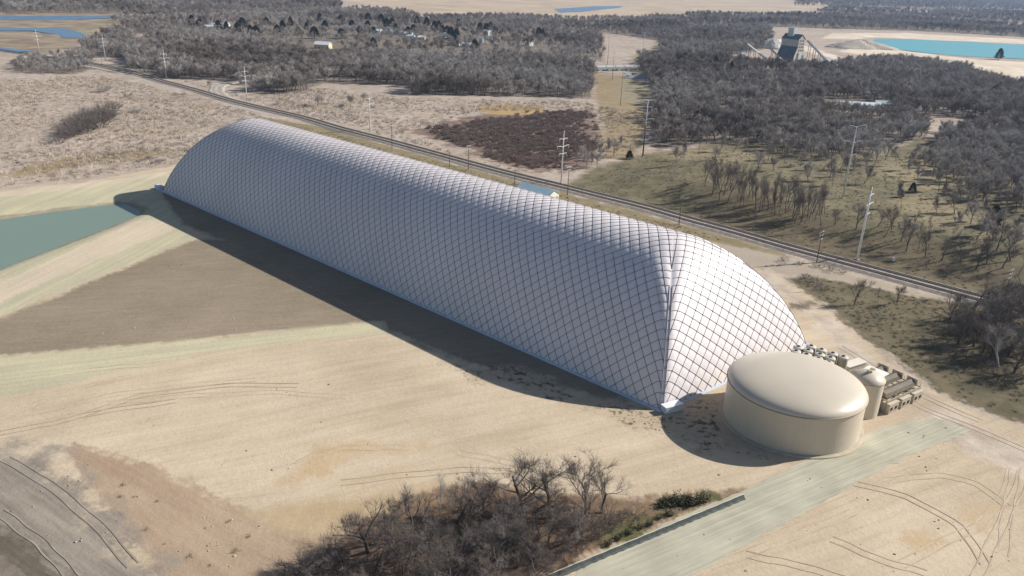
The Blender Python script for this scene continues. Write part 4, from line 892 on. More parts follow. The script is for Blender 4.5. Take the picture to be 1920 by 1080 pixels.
#NEXT
# dry grass tufts of the marsh
def tuft(seed, wd):
    r = np.random.default_rng(seed); T = Tree(seed); A = []
    for k in range(34):
        q = np.r_[r.normal(size=2) * .55, -.05]; d = unit(np.r_[r.normal(size=2) * .35, 1]); L = .6 + .6 * r.random(); s = unit(np.cross(d, r.normal(size=3))) * wd
        A += [q - s, q + s, q + d * L + s * .2, q + d * L - s * .2]
    T.cr.add(A, [(4 * i, 4 * i + 1, 4 * i + 2, 4 * i + 3) for i in range(34)]); T.tr.add([(0, 0, 0), (.02, 0, 0), (0, 0, .1)], [(0, 1, 2)]); return T
M_TUFT = mat('dry_reeds', (.48, .40, .325), .9, .1, .3, c2=(.68, .59, .50), rand=.8)
M_TUFTD = mat('dark_reeds', (.27, .22, .175), .9, .1, .3, c2=(.42, .35, .28), rand=.8)
TP = [merged(tuft(600 + i, .05), M_TUFT, (M_TUFT, M_TUFT, M_TUFTD)[i], 'grass_tuft') for i in range(3)]
mp = []
for k, (pts, sp) in enumerate([([(-40, 150), (180, 140), (300, 165), (480, 212), (520, 224), (440, 240), (330, 308), (150, 336), (0, 352), (-40, 355)], 2.7), ([(300, 140), (470, 182), (600, 165), (780, 185), (1110, 190), (1120, 205), (900, 210), (760, 250), (860, 290), (1000, 326), (1040, 340), (900, 305), (700, 250), (480, 195)], 3.0), ([(1120, 300), (1120, 200), (1200, 210), (1215, 250), (1190, 300)], 3.0)]):
    P = scatter(poly(pts), sp, 31 + k); r = np.random.default_rng(k); f = .5 + .5 * np.sin(P[:, 0] * .05 + 2 * np.sin(P[:, 1] * .037)) * np.sin(P[:, 1] * .06 + 1.5 * np.sin(P[:, 0] * .021))
    P = P[r.random(len(P)) < .25 + .7 * f]; mp.append(np.column_stack([P, np.zeros(len(P)), r.uniform(.7, 1.7, len(P))]))
mass('marsh_grass', np.concatenate(mp), TP)

M_OLV = mat('olive_grass_blades', (.13, .112, .068), .9, .1, .3, c2=(.26, .215, .135), rand=.8)
OP = [merged(tuft(620 + i, .06), M_OLV, M_OLV, 'olive_tuft') for i in range(2)]
mp = []
for k, (pts, sp) in enumerate([([(1475, 522), (1560, 526), (1660, 547), (1800, 570), (1960, 600), (1960, 800), (1840, 764), (1760, 726), (1700, 686), (1640, 641), (1590, 602), (1548, 568)], 1.5), ([(1080, 352), (1180, 300), (1300, 280), (1400, 276), (1560, 305), (1740, 280), (1940, 330), (1940, 570), (1880, 562), (1700, 525), (1560, 490), (1400, 440), (1280, 408), (1160, 382)], 2.6), ([(150, 850), (260, 880), (420, 950), (600, 1000), (620, 1080), (300, 1080), (200, 960)], 5.0), ([(520, 222), (740, 282), (1000, 352), (1280, 425), (1470, 480), (1330, 448), (1000, 378), (700, 306)], 1.8)]):
    P = scatter(poly(pts), sp, 51 + k); r = np.random.default_rng(k + 3); f = .5 + .5 * np.sin(P[:, 0] * .11 + 2 * np.sin(P[:, 1] * .07)) * np.sin(P[:, 1] * .13 + 1.5 * np.sin(P[:, 0] * .05))
    P = P[r.random(len(P)) < .15 + .6 * f]; mp.append(np.column_stack([P, terrain(P), r.uniform(.25, .65, len(P))]))
mass('field_grass', np.concatenate(mp), OP)
def clod(seed):
    r = np.random.default_rng(seed); V = np.array([[x, y, z] for x, y, z in ((1, 0, 0), (.3, .95, .05), (-.8, .6, 0), (-.8, -.6, 0), (.3, -.95, .05), (.45, .3, .6), (-.35, .35, .7), (-.1, -.5, .65))]) * r.uniform(.7, 1.3, (8, 3)); T = Tree(seed)
    T.cr.add(V, [(0, 1, 5), (1, 2, 6), (1, 6, 5), (2, 3, 6), (3, 4, 7), (3, 7, 6), (4, 0, 5), (4, 5, 7), (5, 6, 7)]); T.tr.add([(0, 0, -.1), (.02, 0, -.1), (0, .02, -.1)], [(0, 1, 2)]); return T
M_CLOD = mat('soil_clod', (.26, .20, .15), .95, .2, 2, c2=(.46, .37, .27), rand=.8)
KP = [merged(clod(700 + i), M_CLOD, M_CLOD, 'clod') for i in range(3)]
mp = []
for k, (pts, dens) in enumerate([(ZONES[[z['name'] for z in ZONES].index('churned')]['polys'][0], .5), (poly([(0, 780), (500, 700), (900, 720), (1300, 860), (1400, 900), (900, 890), (640, 920), (300, 860), (0, 830)]), .018), (poly([(1200, 1080), (1500, 970), (1800, 830), (1920, 860), (1920, 1080)]), .03), (poly([(150, 860), (330, 910), (480, 970), (600, 1000), (500, 1080), (280, 1060), (0, 1000), (0, 860)]), .06), (poly([(1400, 905), (1560, 850), (1760, 786), (1900, 820), (1700, 870), (1500, 960), (1300, 1070), (1100, 1090)]), .04), (poly([(20, 600), (360, 455), (560, 530), (700, 600), (200, 648)]), .02)]):
    P = scatter(pts, 1.0, 81 + k); r = np.random.default_rng(k + 13); P = P[r.random(len(P)) < dens * (.4 + 1.2 * (np.sin(P[:, 0] * .21 + np.sin(P[:, 1] * .3)) > .1))]
    mp.append(np.column_stack([P, terrain(P), .05 + .17 * r.random(len(P)) ** 2.5]))
mass('soil_clods', np.concatenate(mp), KP)

# ---------------------------------------------------------------- evergreens
M_NEED = mat('needles', (.022, .036, .022), .9, .2, .5, c2=(.045, .062, .034), rand=.5)
M_NEEDB = mat('rusty_needles', (.075, .045, .028), .9, .3, .8, c2=(.05, .045, .025))
def conifer(seed, H, wid):
    r = np.random.default_rng(seed); T = Tree(seed); T.tr.tube([(0, 0, -.2), (0, 0, H * .5), (0, 0, H * .97)], [.018 * H, .012 * H, .003 * H], 6)
    n = 1200; A = []
    for i in range(n):
        t = r.random() ** .75; z = H * (.10 + .9 * t); R = wid * H * (1 - t) ** .6 * (.3 + .7 * r.random() ** .5) * (1 + .25 * math.sin(5 * z / H * 9)); a = r.random() * 6.283
        q = np.array([math.cos(a) * R, math.sin(a) * R, z]); d = unit(np.array([math.cos(a), math.sin(a), -.25 + .3 * r.random()])); L = H * .075 * (.6 + r.random()); sd = unit(np.cross(d, r.normal(size=3))) * L * .33
        A += [q - d * L * .4, q + sd, q + d * L * .6, q - sd + np.array([0, 0, L * .12])]
    T.cr.add(A, [(4 * i, 4 * i + 1, 4 * i + 2, 4 * i + 3) for i in range(n)]); return T
CP = []
for i, wd in enumerate((.20, .27, .24)):
    T = conifer(40 + i, 12.0, wd); t = thing('evergreen_tree', 'x', 'tree'); T.tr.build('trunk', M_BARK, t, True); T.cr.build('crown', M_NEED, t); t['used'] = False; CP.append(t)
def evergreen(q, h, label, group, wide=1.0, mt=None, var=None):
    P = at(*q); k = int(r_.integers(3)) if var is None else var; p = CP[k]; s = h / 12.0; sc = (s * wide, s * wide, s)
    if not p['used'] and mt is None:
        p['used'] = True; o = p['obj']; o.location = tuple(P); o.scale = sc; o['label'] = label
        if group: o['group'] = group
    else:
        o = dup(p, tuple(P), random.random() * 6, sc, label, group)
    if group is None and 'group' in o: del o['group']
    if mt:
        for c in o.children:
            if c.name.startswith('crown'): c.data = c.data.copy(); c.data.materials[0] = mt
    return o
le = 'dark evergreen standing among the far bare woods round the village'
for q in [(410, 52), (425, 50), (445, 56), (455, 48), (470, 60), (480, 64), (360, 44), (375, 48), (500, 40), (520, 58), (545, 44), (560, 60), (580, 40), (600, 36), (610, 52), (640, 40), (660, 48), (675, 60), (690, 34), (700, 62), (715, 38), (725, 46), (735, 44), (742, 52), (765, 60), (775, 58), (782, 40), (800, 44), (815, 52), (822, 48), (830, 56), (838, 60), (845, 66), (850, 74), (856, 68), (900, 52), (912, 54), (920, 50), (928, 56), (690, 52), (1010, 62), (1016, 64), (1040, 60), (890, 88), (700, 84), (860, 44), (640, 66), (590, 66), (530, 48), (575, 50)]:
    evergreen((q[0], q[1] + 6), r_.uniform(11, 17), le, 'evergreens round the village', r_.uniform(1.6, 2.3))
for q in [(1288, 128), (1296, 130), (1330, 138), (1340, 132), (1370, 140), (1376, 138), (1252, 135), (1282, 124)]:
    evergreen(q, r_.uniform(11, 16), 'dark evergreen beside the rail yard left of the plant', 'evergreens by the rail yard', 1.2)
evergreen((1860, 424), 9, 'rusty brown cedar on the meadow near the right edge', None, 1.35, M_NEEDB, 1)
evergreen((1688, 370), 4, 'small dark cedar on the meadow, left one of the two', None, 1.6, M_NEED, 2)
evergreen((1710, 361), 5, 'small dark cedar on the meadow, right one of the two', None, 1.4, M_NEED, 1)
evergreen((1180, 298), 5, 'dark round cedar at the foot of the copse by the mound', None, 1.9, M_NEED, 2)
evergreen((1872, 112), 16, 'single dark tree on the shore of the turquoise lake', None, 1.6, M_NEED, 2)

# ---------------------------------------------------------------- green weeds by the fence
M_WEED = mat('weed_leaves', (.095, .10, .05), .8, .3, .6, c2=(.17, .16, .09), rand=.6)
def weed(seed):
    r = np.random.default_rng(seed); st, lf = MB(), []
    for k in range(26):
        a = r.random() * 6.28; R = 1.1 * r.random() ** .5; z1 = .5 + .9 * r.random(); st.tube([(R * .5 * math.cos(a), R * .5 * math.sin(a), -.05), (R * math.cos(a), R * math.sin(a), z1)], [.02, .01], 3, False)
        for j in range(14):
            t = r.random(); q = np.array([R * (.5 + .5 * t) * math.cos(a), R * (.5 + .5 * t) * math.sin(a), z1 * t]) + r.normal(size=3) * .12; d = unit(r.normal(size=3) + [0, 0, .4]) * .24; s = unit(np.cross(d, r.normal(size=3))) * .09
            lf += [q, q + d * .5 + s, q + d, q + d * .5 - s]
    lm = MB(); lm.add(lf, [(4 * i, 4 * i + 1, 4 * i + 2, 4 * i + 3) for i in range(len(lf) // 4)]); return st, lm
wp = []
for i in range(2):
    t = thing('green_shrub', 'x', 'shrub'); s_, l_ = weed(70 + i); s_.build('stems', M_BARK, t); l_.build('leaves', M_WEED, t); wp.append([t, False])
def weeds(q, s, label, group):
    P = at(*q); k = int(r_.integers(2)); t, used = wp[k]
    if not used: wp[k][1] = True; o = t['obj']; o.location = tuple(P); o.scale = (s, s, s); o['label'] = label
    else: o = dup(t, tuple(P), random.random() * 6, s, label, group)
    if group: o['group'] = group
    elif 'group' in o: del o['group']
for q in [(1244, 948), (1252, 944), (1260, 948), (1268, 943), (1276, 946), (1284, 942), (1292, 946), (1302, 943), (1250, 940), (1270, 939), (1288, 938)]: weeds(q, r_.uniform(.9, 1.4), 'low green leafy shrub in the thicket behind the black fence', 'green shrubs behind the fence')
weeds((1319, 939), 1.3, 'green leafy shrub standing apart, right of the green thicket behind the fence', None)
for q in [(1180, 1000), (1200, 990), (1218, 984), (1160, 1010), (1140, 1022), (1235, 972), (1255, 966)]: weeds(q, r_.uniform(.6, 1.0), 'small green weed clump at the foot of the fence slope', 'weeds along the fence')

# ---------------------------------------------------------------- silt fence
f0, f1 = flat(1000, 1098)[:2], flat(1394, 934)[:2]; M_FAB = mat('silt_fabric', (.075, .085, .08), .8, .25, .7); M_POST = mat('fence_post', (.35, .30, .22), .8, .2, 1)
e = f1 - f0; Lf = np.linalg.norm(e); e /= Lf; rz = math.atan2(e[1], e[0]); cf = (f0 + f1) / 2; nf = np.array([-e[1], e[0]])
t = thing('silt_fence', 'black silt fence with a pale top edge between the grove and the green blanket', 'fence', (cf[0], cf[1], 0))
n = 90; m = MB(); V = []; r = np.random.default_rng(2)
for i in range(n + 1):
    q = f0 + e * Lf * i / n; wv = .08 * math.sin(i * 1.7) + r.normal() * .03
    V += [[*(q - nf * (.7 + wv)), -.02], [*(q - nf * (.25 + wv * .5)), .3], [*(q + nf * (wv * .4)), .98 + .05 * math.sin(i * .9)], [*(q + nf * (wv * .4 + .06)), .98 + .05 * math.sin(i * .9)], [*(q + nf * .1), -.02]]
m.add(V, [(5 * i + j, 5 * i + j + 1, 5 * (i + 1) + j + 1, 5 * (i + 1) + j) for i in range(n) for j in range(4)]); m.build('fabric', M_FAB, t)
m = MB(); m.tube([np.r_[f0 + e * Lf * i / 40 + nf * .04, 1.03 + .05 * math.sin(i * 2)] for i in range(41)], .08, 5); m.build('top_edge', mat('fence_edge', (.55, .55, .47), .7), t)
for i in range(24):
    q = f0 + e * Lf * (i + .3) / 24 + nf * .16; MB().box((q[0], q[1], .55), (.06, .06, 1.15), rz).build('post', M_POST, t)
p = at(1237, 998); t_ = thing('hose_coil', 'small pale loop of hose lying at the foot of the black fence', 'hose', tuple(p))
MB().tube([(p[0] + .5 * math.cos(a) * (1 + .2 * math.sin(3 * a)), p[1] + .42 * math.sin(a), .09 + .02 * math.sin(5 * a)) for a in np.linspace(0, 5.6, 24)], .09, 6).build('hose', M_WHITE, t_)

# ---------------------------------------------------------------- transmission poles
M_STEEL = mat('galvanised_steel', (.66, .66, .66), .5, .06, .4); M_WOODP = mat('pole_timber', (.10, .07, .05), .9, .25, 1.2); M_INS = mat('insulator', (.50, .52, .54), .3)
def tpole(base, top, label, arms, name='transmission_pole', mlow=None, split=0, r0=.42, group='white transmission poles along the railway', ang=None, rise=.35, shaft=None):
    P = at(*base); H = vheight(base, top); t = thing(name, label, 'utility pole', tuple(P), group)
    ms = shaft or M_STEEL
    if split:
        MB().tube([P - [0, 0, .3], P + [0, 0, H * split]], [r0, r0 * .75], 10).build('lower_shaft', mlow, t, True)
        MB().tube([P + [0, 0, H * split], P + [0, 0, H]], [r0 * .78, r0 * .45], 10).build('upper_shaft', ms, t, True)
    else: MB().tube([P - [0, 0, .3], P + [0, 0, H * .6], P + [0, 0, H]], [r0, r0 * .68, r0 * .33], 10).build('shaft', ms, t, True)
    MB().lathe((P[0], P[1], P[2]), [(r0 * 1.7, -.2), (r0 * 1.7, .25), (r0, .3)], 14).build('footing', M_CONC, t)
    a = math.radians(44) if ang is None else ang; ux = np.array([math.cos(a), math.sin(a), 0])
    for zf, l0, l1 in arms:
        m = MB(); i = MB()
        for sg, l in ((-1, l0), (1, l1)):
            if l <= 0: continue
            b = P + [0, 0, H * zf]; tip = b + ux * sg * l + [0, 0, rise * l * .5]; m.tube([b, b + (tip - b) * .5 + [0, 0, .08 * l], tip], [r0 * .42, r0 * .32, r0 * .25], 6)
            i.tube([tip, tip - [0, 0, .5], tip - [0, 0, 1.5]], [.07, .16, .12], 6)
        ao = m.build('crossarm', M_STEEL, t); i.build('insulators', M_INS, sub(ao, t))
    return P, H
ARM = [(.665, 3.0, 2.6), (.82, 4.2, 4.2), (.93, 0.01, 0)]
ARM = [(.555, 2.6, 2.6), (.69, 4.2, 4.2), (.835, 2.8, 2.6)]
TPL = [((74, 99), (66, 55), 'white steel transmission pole beside the blue river bend at the far left'), ((198, 113), (191, 65), 'white steel transmission pole on the grassy bank by the far left wood'),
 ((312, 147), (306, 93), 'white steel transmission pole against the wood, left of the curving spur line'), ((463, 187), (458.5, 124), 'white steel transmission pole inside the curve of the spur line'),
 ((694, 247), (691.5, 173), 'white steel transmission pole alone on the pale marsh behind the dome'), ((1052, 343), (1057.5, 245), 'white steel transmission pole behind the blue-roofed shed')]
for b_, t_, lb in TPL: tpole(b_, t_, lb, ARM)
tpole((1607, 487), (1635, 350), 'tall white steel transmission pole on the slope beside the railway, nearest of its line', [(.62, .9, 2.7), (.75, 1.6, 4.0), (.88, .8, 2.6)], r0=.5)
tpole((1205, 294), (1212, 187), 'tall pole with brown lower half and pale upward arms at the wood edge', [(.98, 4.6, 4.6), (.87, 2.8, 2.8), (.66, 4.4, 4.4)], mlow=M_WOODP, split=.55, r0=.45, group=None, ang=math.radians(10), rise=.2)
tpole((1580, 372), (1606, 236), 'tall pale pole with three pairs of long arms on the dry meadow', [(.60, 2.4, 2.6), (.77, 4.2, 4.2), (.98, 3.6, 4.8)], r0=.42, group=None, ang=math.radians(8), rise=.5)
tpole((1163, 198), (1171, 115), 'slim dark pole on the corridor of dry grass below the rail yard', [(.97, 1.2, 1.2)], r0=.30, group=None, shaft=M_POST)
tpole((1139, 121), (1143, 50), 'tall white pole standing behind the white rail cars', [(.95, 2, 2), (.85, 2.5, 2.5)], r0=.5, group=None, ang=.2)
tpole((1148, 150), (1155, 95), 'dark slim pole beside the pale road in front of the white rail cars', [(.96, 1.5, 1.5)], r0=.3, group=None, shaft=M_POST)
tpole((1206, 88), (1209, 60), 'small pole on the cleared slope in the wood', [(.93, 3, 3)], r0=.4, group=None, ang=.2)
for i, (b_, t_, lb) in enumerate([((1120, 44), (1121, 27), 'leftmost of the far white poles below the tan fields'), ((1293, 30), (1294, 16), 'far white pole above the wood left of the plant'), ((1435, 40), (1440, 20), 'far white pole above the wood behind the plant'),
   ((1574, 35), (1577, 17), 'far white pole above the sandy quarry cut'), ((1741, 40), (1747, 15), 'far white pole above the left half of the turquoise lake'), ((1873, 41), (1880, 12), 'far white pole above the right end of the turquoise lake')]):
    tpole(b_, t_, lb, [(.95, 3.5, 3.5), (.8, 4.5, 4.5)], r0=.75, group='far white poles across the quarry', ang=.2)
# small distribution poles
M_DP = mat('grey_timber', (.11, .095, .085), .9, .2, 1)
def dpole(base, top, label, arms=1, ins=True):
    P = at(*base); H = vheight(base, top); t = thing('utility_pole', label, 'utility pole', tuple(P), 'small poles along the railway')
    MB().tube([P - [0, 0, .2], P + [0, 0, H]], [.19, .12], 8).build('shaft', M_DP, t, True)
    a = math.radians(44); ux = np.array([math.cos(a), math.sin(a), 0])
    for k in range(arms):
        c = P + [0, 0, H - .5 - 1.5 * k]; o = MB().box(c, (2.8, .16, .2), a).build('crossarm', M_DP if arms < 2 else M_STEEL, t)
        m = MB()
        for s in (-1.25, -.5, .5, 1.25): m.tube([c + ux * s + [0, 0, .05], c + ux * s + [0, 0, .45]], [.10, .07], 6)
        m.build('insulators', M_INS, sub(o, t))
for b_, t_, lb, n_ in [((735, 279), (735, 231), 'dark timber pole between the dome ridge and the railway, alone at the left', 1), ((843, 313), (843, 285), 'short timber pole left of the twin-armed pole behind the dome', 1), ((878, 318), (881, 272), 'twin-armed timber pole behind the middle of the dome ridge', 2), ((965, 346), (966, 318), 'timber pole just left of the blue-roofed shed', 1),
   ((1064, 366), (1069, 311), 'twin-armed timber pole at the right end of the blue-roofed shed', 2), ((1273, 421), (1279, 368), 'dark timber pole between the dome end and the hillside', 1), ((1531, 492), (1542, 432), 'triple-armed timber pole left of the tall white pole', 3), ((1886, 548), (1897, 503), 'triple-armed timber pole near the right edge above the dark clump', 3), ((192, 126), (191, 108), 'short dark post beside the tracks at the far left', 0)]: dpole(b_, t_, lb, n_)
# small white box and signal by the track
p = at(1675, 489); t = thing('relay_box', 'tiny white relay box on the slope right of the tall white pole', 'box', tuple(p))
MB().box(p + [0, 0, .6], (1.0, .7, 1.1), .5).build('body', M_WHITE, t); MB().box(p + [0, 0, 1.2], (1.15, .85, .1), .5).build('lid', M_STEEL, t)

# ---------------------------------------------------------------- gravel plant
M_PW = mat('plant_concrete', (.50, .47, .40), .8, .12, .2); M_PD = mat('plant_dark_cladding', (.12, .14, .17), .6, .15, .15); M_PL = mat('plant_pale_metal', (.52, .56, .56), .6, .08, .2)
g0 = flat(1493, 122)[:2]; Dp = np.linalg.norm(np.r_[g0, -100]); 
rz = math.radians(35); ca, sa = math.cos(rz), math.sin(rz); Pc = np.array([g0[0] - 4, g0[1] + 14, 0])
t = thing('plant_tower', 'tall gabled gravel plant with dark flank and pale end wall above the bare wood', 'building', tuple(Pc))
prof = [(-13, 0), (-11.5, 14), (-6.5, 26), (-6.5, 37), (0, 43), (6.5, 37), (6.5, 26), (10.5, 16), (10.5, 0)]      # shortened by the scale set below
MB().prism([(x * .985, z * .995) for x, z in prof], -14, 14, Pc, rz).build('body', M_PW, t)
MB().prism([(-13.6, 5), (-12.0, 14.2), (-6.9, 26.3), (-6.6, 26), (-11.6, 13.8), (-13.1, 5)], -14.2, 13.6, Pc, rz).build('flank_roof', M_PD, t)
MB().prism([(-7.3, 36.6), (0, 43.4), (7.3, 36.6), (7.3, 37.2), (0, 44.1), (-7.3, 37.2)], -14.4, 14.2, Pc, rz).build('roof', M_PD, t)
q = Pc + [-sa * 3, ca * 3, 0]; o = MB().prism([(-4, 40), (4, 40), (4, 52), (0, 54), (-4, 52)], -4.5, 4.5, q, rz).build('head_house', M_PL, t)
def loc(x, y, z): return Pc + np.array([ca * x - sa * y, sa * x + ca * y, z])
for k in range(6):
    for z in (29, 33.4): MB().box(loc(-6.62, -11.5 + k * 4.6, z), (.3, 2.4, 2.6), rz).build('window', M_PL, t)
for x in (-3.2, .6, 4):
    for z in (21, 26, 30.5, 35): MB().box(loc(x, -14.1, z), (1.8, .3, 2.2), rz).build('window', M_PD, t)
MB().box(loc(-1, -14.6, 9), (6, 1.0, 18), rz).build('bay', M_PL, t)
MB().box(loc(6.5, -14.2, 8), (3, .3, 12), rz).build('door', M_PD, t)
t['obj'].scale = (.92, .92, .82)
def conveyor(a, b, za, zb_, label, mm, wdt=2.2):
    A = np.r_[flat(*a)[:2], za]; B = np.r_[flat(*b)[:2], zb_]; c = (A + B) / 2; tt = thing('conveyor', label, 'conveyor', (c[0], c[1], 0))
    m = MB(); d = B - A; L = np.linalg.norm(d[:2]); s = np.array([-d[1], d[0], 0]) / L * wdt / 2; u = np.array([0, 0, 1.2])
    m.add([A - s, A + s, A + s + u, A - s + u, B - s, B + s, B + s + u, B - s + u], [(0, 1, 2, 3)[::-1], (4, 5, 6, 7), (0, 1, 5, 4), (1, 2, 6, 5), (2, 3, 7, 6), (3, 0, 4, 7)]); m.build('gallery', mm, tt)
    m = MB()
    for f in (.15, .4, .65, .9):
        q = A + d * f
        for sg in (-1, 1): m.box((q[0] + s[0] * sg, q[1] + s[1] * sg, q[2] / 2), (.5, .5, max(q[2], .2)))
    m.build('trestle', M_PD, tt)
conveyor((1398, 112), (1436, 120), 19, 5, 'far left grey conveyor sloping down beside the plant', M_PL)
conveyor((1440, 118), (1472, 124), 17, 3, 'pale conveyor sloping down at the foot of the plant', M_PW)
conveyor((1508, 114), (1548, 122), 25, 5, 'thin long conveyor sloping right from the plant tower', M_PD, 3)
p = flat(1388, 114); t = thing('transfer_house', 'small pale transfer house at the head of the left conveyor', 'building', (p[0], p[1], 0))
MB().box((p[0], p[1], 6), (7, 6, 12), .6).build('wall', M_PL, t); MB().prism([(-4, 0), (4, 0), (0, 2)], -3.5, 3.5, (p[0], p[1], 12), .6).build('roof', M_PD, t)
# pale heaps
def heap(q, rad, h, label, c, seed, name='gravel_heap'):
    p = flat(*q); r = np.random.default_rng(seed); prof = []; V = []; F = []; n = 40; k = 12; ph = r.uniform(0, 6, 5)
    for i in range(k):
        t_ = i / (k - 1)
        for j in range(n):
            a = j * 2 * PI / n; w_ = 1 + .16 * math.sin(2 * a + ph[0]) + .1 * math.sin(3 * a + ph[1]) + .05 * math.sin(7 * a + ph[2] + 3 * t_)
            R_ = rad[0] * (1 - t_) ** .8 * w_; V.append([R_ * math.cos(a), R_ * math.sin(a) * rad[1] / rad[0], h * t_ ** .9 + (.02 * h * r.normal() if 0 < i < k - 1 else 0) - (.3 if i == 0 else 0)])
    F = [(i * n + j, i * n + (j + 1) % n, (i + 1) * n + (j + 1) % n, (i + 1) * n + j) for i in range(k - 1) for j in range(n)]
    m = MB().add(np.array(V) + p, F); o = m.build(name, c); o.data.transform(Matrix.Translation((-p[0], -p[1], 0))); o.location = (p[0], p[1], 0)
    tag(o, label, 'heap'); return o
M_SANDW = mat('white_sand', (.74, .68, .58), .9, .08, .05); M_CLIFF = mat('quarry_cliff', (.70, .63, .53), .9, .35, .08, c2=(.40, .34, .27))
heap((1450, 90), (34, 26), 15, 'white sand heap behind the left side of the plant', M_SANDW, 1, 'sand_heap')
heap((1612, 90), (52, 36), 13, 'long eroded white bluff at the left end of the turquoise lake', M_CLIFF, 2, 'quarry_bluff')
heap((1548, 118), (26, 16), 7, 'grey gravel heap below the right conveyor', mat('grey_gravel', (.42, .42, .42), .9, .2, .1), 3)
heap((1215, 147), (26, 12), 6, 'grey gravel heap beside the rail yard road', mat('yard_gravel', (.36, .34, .33), .9, .2, .1), 4)
heap((1345, 126), (22, 14), 8, 'pale rubble heap left of the plant among the trees', mat('pale_rubble', (.50, .52, .53), .9, .3, .2), 5)

# ---------------------------------------------------------------- rail cars
M_CAR = mat('rail_car_paint', (.66, .70, .69), .5, .06, .1)
p0, p1 = flat(1117, 133)[:2], flat(1272, 131)[:2]; e = p1 - p0; Lr = np.linalg.norm(e); e /= Lr; rz = math.atan2(e[1], e[0]); nc = 9; lc = Lr / nc
cr = thing('hopper_car', 'white covered hopper car in the string of cars in the rail yard', 'rail car', (0, 0, 0), 'white hopper cars in the rail yard')
l2 = lc / 2 - .6
MB().add([(x * f, y, z) for z, f, yy in ((1.1, .62, 1.2), (2.6, 1, 1.6), (4.6, 1, 1.6), (5.2, .97, 1.0)) for x, y in ((-l2, -yy), (l2, -yy), (l2, yy), (-l2, yy))],
   [(0, 3, 2, 1)] + [(4 * k + a, 4 * k + (a + 1) % 4, 4 * k + 4 + (a + 1) % 4, 4 * k + 4 + a) for k in range(3) for a in range(4)] + [(12, 13, 14, 15)]).build('body', M_CAR, cr)
for sx in (-1, 1):
    m = MB().box((sx * l2 * .72, 0, .75), (2.8, 2.2, .5))
    for wx_ in (-1, 1):
        for sy in (-.8, .8): m.tube([(sx * l2 * .72 + wx_, sy - .07, .5), (sx * l2 * .72 + wx_, sy + .07, .5)], .46, 12)
    m.build('bogie', M_PD, cr)
MB().box((0, 0, 1.15), (2 * l2 + .5, .9, .3)).build('underframe', M_PD, cr)
MB().box((0, 0, 5.3), (2 * l2 * .9, .8, .14)).build('roof_hatch', M_PL, cr)
for k in range(nc):
    c = p0 + e * lc * (k + .5)
    if k == 0: cr['obj'].location = (c[0], c[1], 0); cr['obj'].rotation_euler = (0, 0, rz)
    else: dup(cr, (c[0], c[1], 0), rz)

# ---------------------------------------------------------------- houses
def house(q, L, W, H, ang, wall, roof, label, rise=2.2, group=None, chim=False):
    p = at(*q); t = thing('house', label, 'house', tuple(p), group); rz = ang
    MB().prism([(-W / 2, -.2), (W / 2, -.2), (W / 2, H), (0, H + rise - .1), (-W / 2, H)], -L / 2, L / 2, p, rz).build('wall', wall, t)
    rf = MB().prism([(-W / 2 - .5, H - .15), (0, H + rise), (W / 2 + .5, H - .15), (W / 2 + .5, H + .05), (0, H + rise + .22), (-W / 2 - .5, H + .05)], -L / 2 - .4, L / 2 + .4, p, rz).build('roof', roof, t)
    ca, sa = math.cos(rz), math.sin(rz)
    def lp(x, y, z): return (p[0] + ca * x - sa * y, p[1] + sa * x + ca * y, p[2] + z)
    for y in np.linspace(-L / 2 + 1.6, L / 2 - 1.6, max(2, int(L / 4.5))):
        for sx in (-1, 1): MB().box(lp(sx * (W / 2 + .03), y, 1.7), (.08, 1.2, 1.2), rz).build('window', M_DARKG, t)
    MB().box(lp(0, -L / 2 - .03, 1.05), (1.0, .08, 2.1), rz).build('door', M_TRIM, t)
    if chim: MB().box(lp(W * .15, L * .2, H + rise + .3), (.8, .8, 1.4), rz).build('chimney', M_TRIM, sub(rf, t))
M_DARKG = mat('window_glass', (.04, .05, .07), .2, spec=.6)
M_HW = mat('house_siding', (.74, .74, .72), .7, .05, .3); M_HC = mat('house_cream', (.66, .55, .36), .7, .05, .3); M_RW = mat('pale_metal_roof', (.72, .76, .78), .5, .05, .2); M_RD = mat('shingle_roof', (.16, .14, .13), .9, .15, .5); M_RB = mat('bluish_roof', (.42, .52, .56), .6, .08, .3)
house((606, 91), 19, 11, 5, math.radians(80), M_HC, M_RW, 'cream house with a white metal roof in front of the wood, largest of the village', 3.2, None, True)
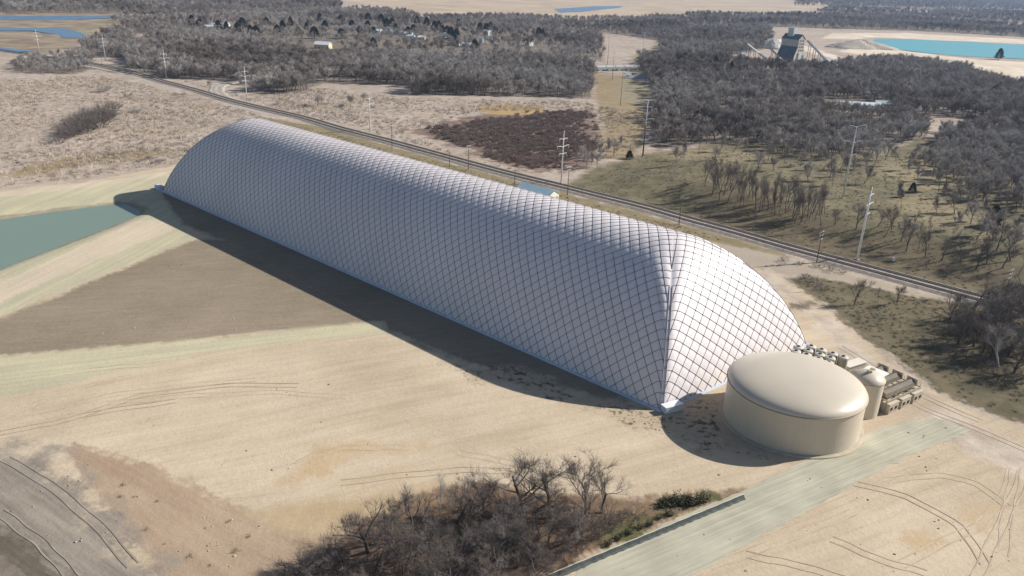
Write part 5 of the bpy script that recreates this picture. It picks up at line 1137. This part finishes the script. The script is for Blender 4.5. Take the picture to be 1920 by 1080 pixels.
for i, (q, L, W, H, a, wl_, rf, lb) in enumerate([
 ((390, 54), 16, 8, 3.5, 1.4, M_HW, M_RW, 'white roof among the trees, leftmost of the far village'), ((405, 51), 14, 8, 3.5, 1.4, M_HW, M_RB, 'bluish roof second from the left in the far village'), ((422, 49), 14, 8, 3.5, 1.5, M_HW, M_RW, 'white roof third from the left in the far village'),
 ((528, 52), 8, 7, 3.5, .5, M_HW, M_RW, 'small bright roof alone between evergreens in the far village'), ((662, 56), 18, 8, 3.5, 1.5, M_HW, M_RB, 'long bluish roof at the left of the row of mobile homes'),
 ((706, 62), 12, 6, 3.5, 1.5, M_HW, M_RW, 'first small white mobile home of the row'), ((722, 62), 12, 6, 3.5, 1.5, M_HW, M_RW, 'second white mobile home of the row'), ((735, 63), 14, 6, 3.5, 1.5, M_HW, M_RB, 'long pale mobile home with a bluish roof in the row'), ((748, 65), 16, 7, 4, 1.5, M_HW, M_RW, 'long white mobile home in the middle of the row'),
 ((766, 69), 12, 8, 5, 1.3, M_HW, M_RW, 'tall white house at the right end of the row of mobile homes'), ((772, 73), 14, 9, 4, 1.3, M_HW, M_RB, 'grey-blue roofed house below the row of mobile homes'), ((790, 64), 6, 6, 6, .3, M_HW, M_RW, 'small upright white house right of the row of mobile homes'), ((787, 75), 15, 8, 4, 1.5, M_HC, M_RW, 'cream-walled house with a bright roof at the front of the village'),
 ((836, 70), 10, 8, 5, .6, M_HW, M_RW, 'white gabled house beside the tall dark evergreen'), ((914, 66), 12, 8, 6, .8, M_HW, M_RW, 'tall white gabled house in the right half of the village'), ((906, 79), 9, 8, 5, .6, M_HW, M_RB, 'grey house below the tall white gabled house'), ((850, 86), 16, 7, 3.5, 1.4, M_HC, M_RD, 'low tan house with dark roof among the trees'), ((877, 88), 13, 9, 4, 1.3, M_HW, M_RW, 'white house at the front right of the village'),
 ((992, 86), 9, 8, 5, .7, M_HW, M_RW, 'white house at the right end of the village'), ((846, 112), 20, 9, 4, 1.5, M_HW, M_RW, 'long pale roof low in the wood below the village'), ((893, 112), 8, 7, 4, .5, M_HW, M_RW, 'small pale hut low in the wood right of the long roof'), ((500, 14), 20, 10, 5, 1.2, M_HW, M_RW, 'pale farmhouse on the edge of the far dark forest'),
 ((1178, 145), 5, 4, 2.2, 1.4, M_HW, M_RW, 'tiny white shed beside the rail yard road'), ((1290, 150), 22, 10, 4, 1.5, M_HW, M_RB, 'low pale shed half hidden by trees at the end of the rail yard'), ((1362, 146), 16, 9, 4, 1.0, M_HC, M_RB, 'low shed among the trees below the plant'),
 ((1612, 206), 34, 9, 4.5, 1.5, M_HW, M_RW, 'long pale shed in the wood clearing, left one'), ((1664, 204), 22, 9, 4.5, 1.5, M_HW, M_RB, 'pale shed in the wood clearing, right one')]):
    house(q, L, W, H, a + PI / 2 * 0, wl_, rf, lb, 2.0)
# ---------------------------------------------------------------- the air: pale haze that far things fade into
hm = bpy.data.materials.new('haze'); hm.use_nodes = True; n = hm.node_tree
for x in list(n.nodes):
    if x.type == 'BSDF_PRINCIPLED': n.nodes.remove(x)
pv = n.nodes.new('ShaderNodeVolumePrincipled'); pv.inputs['Color'].default_value = (.50, .68, 1.0, 1); pv.inputs['Density'].default_value = 6.0e-5; pv.inputs['Anisotropy'].default_value = .2
n.links.new(pv.outputs[0], n.nodes['Material Output'].inputs['Volume'])
hz = MB().box((0, 12000, 48), (54000, 30000, 110)).build('haze', hm); hz['kind'] = 'stuff'
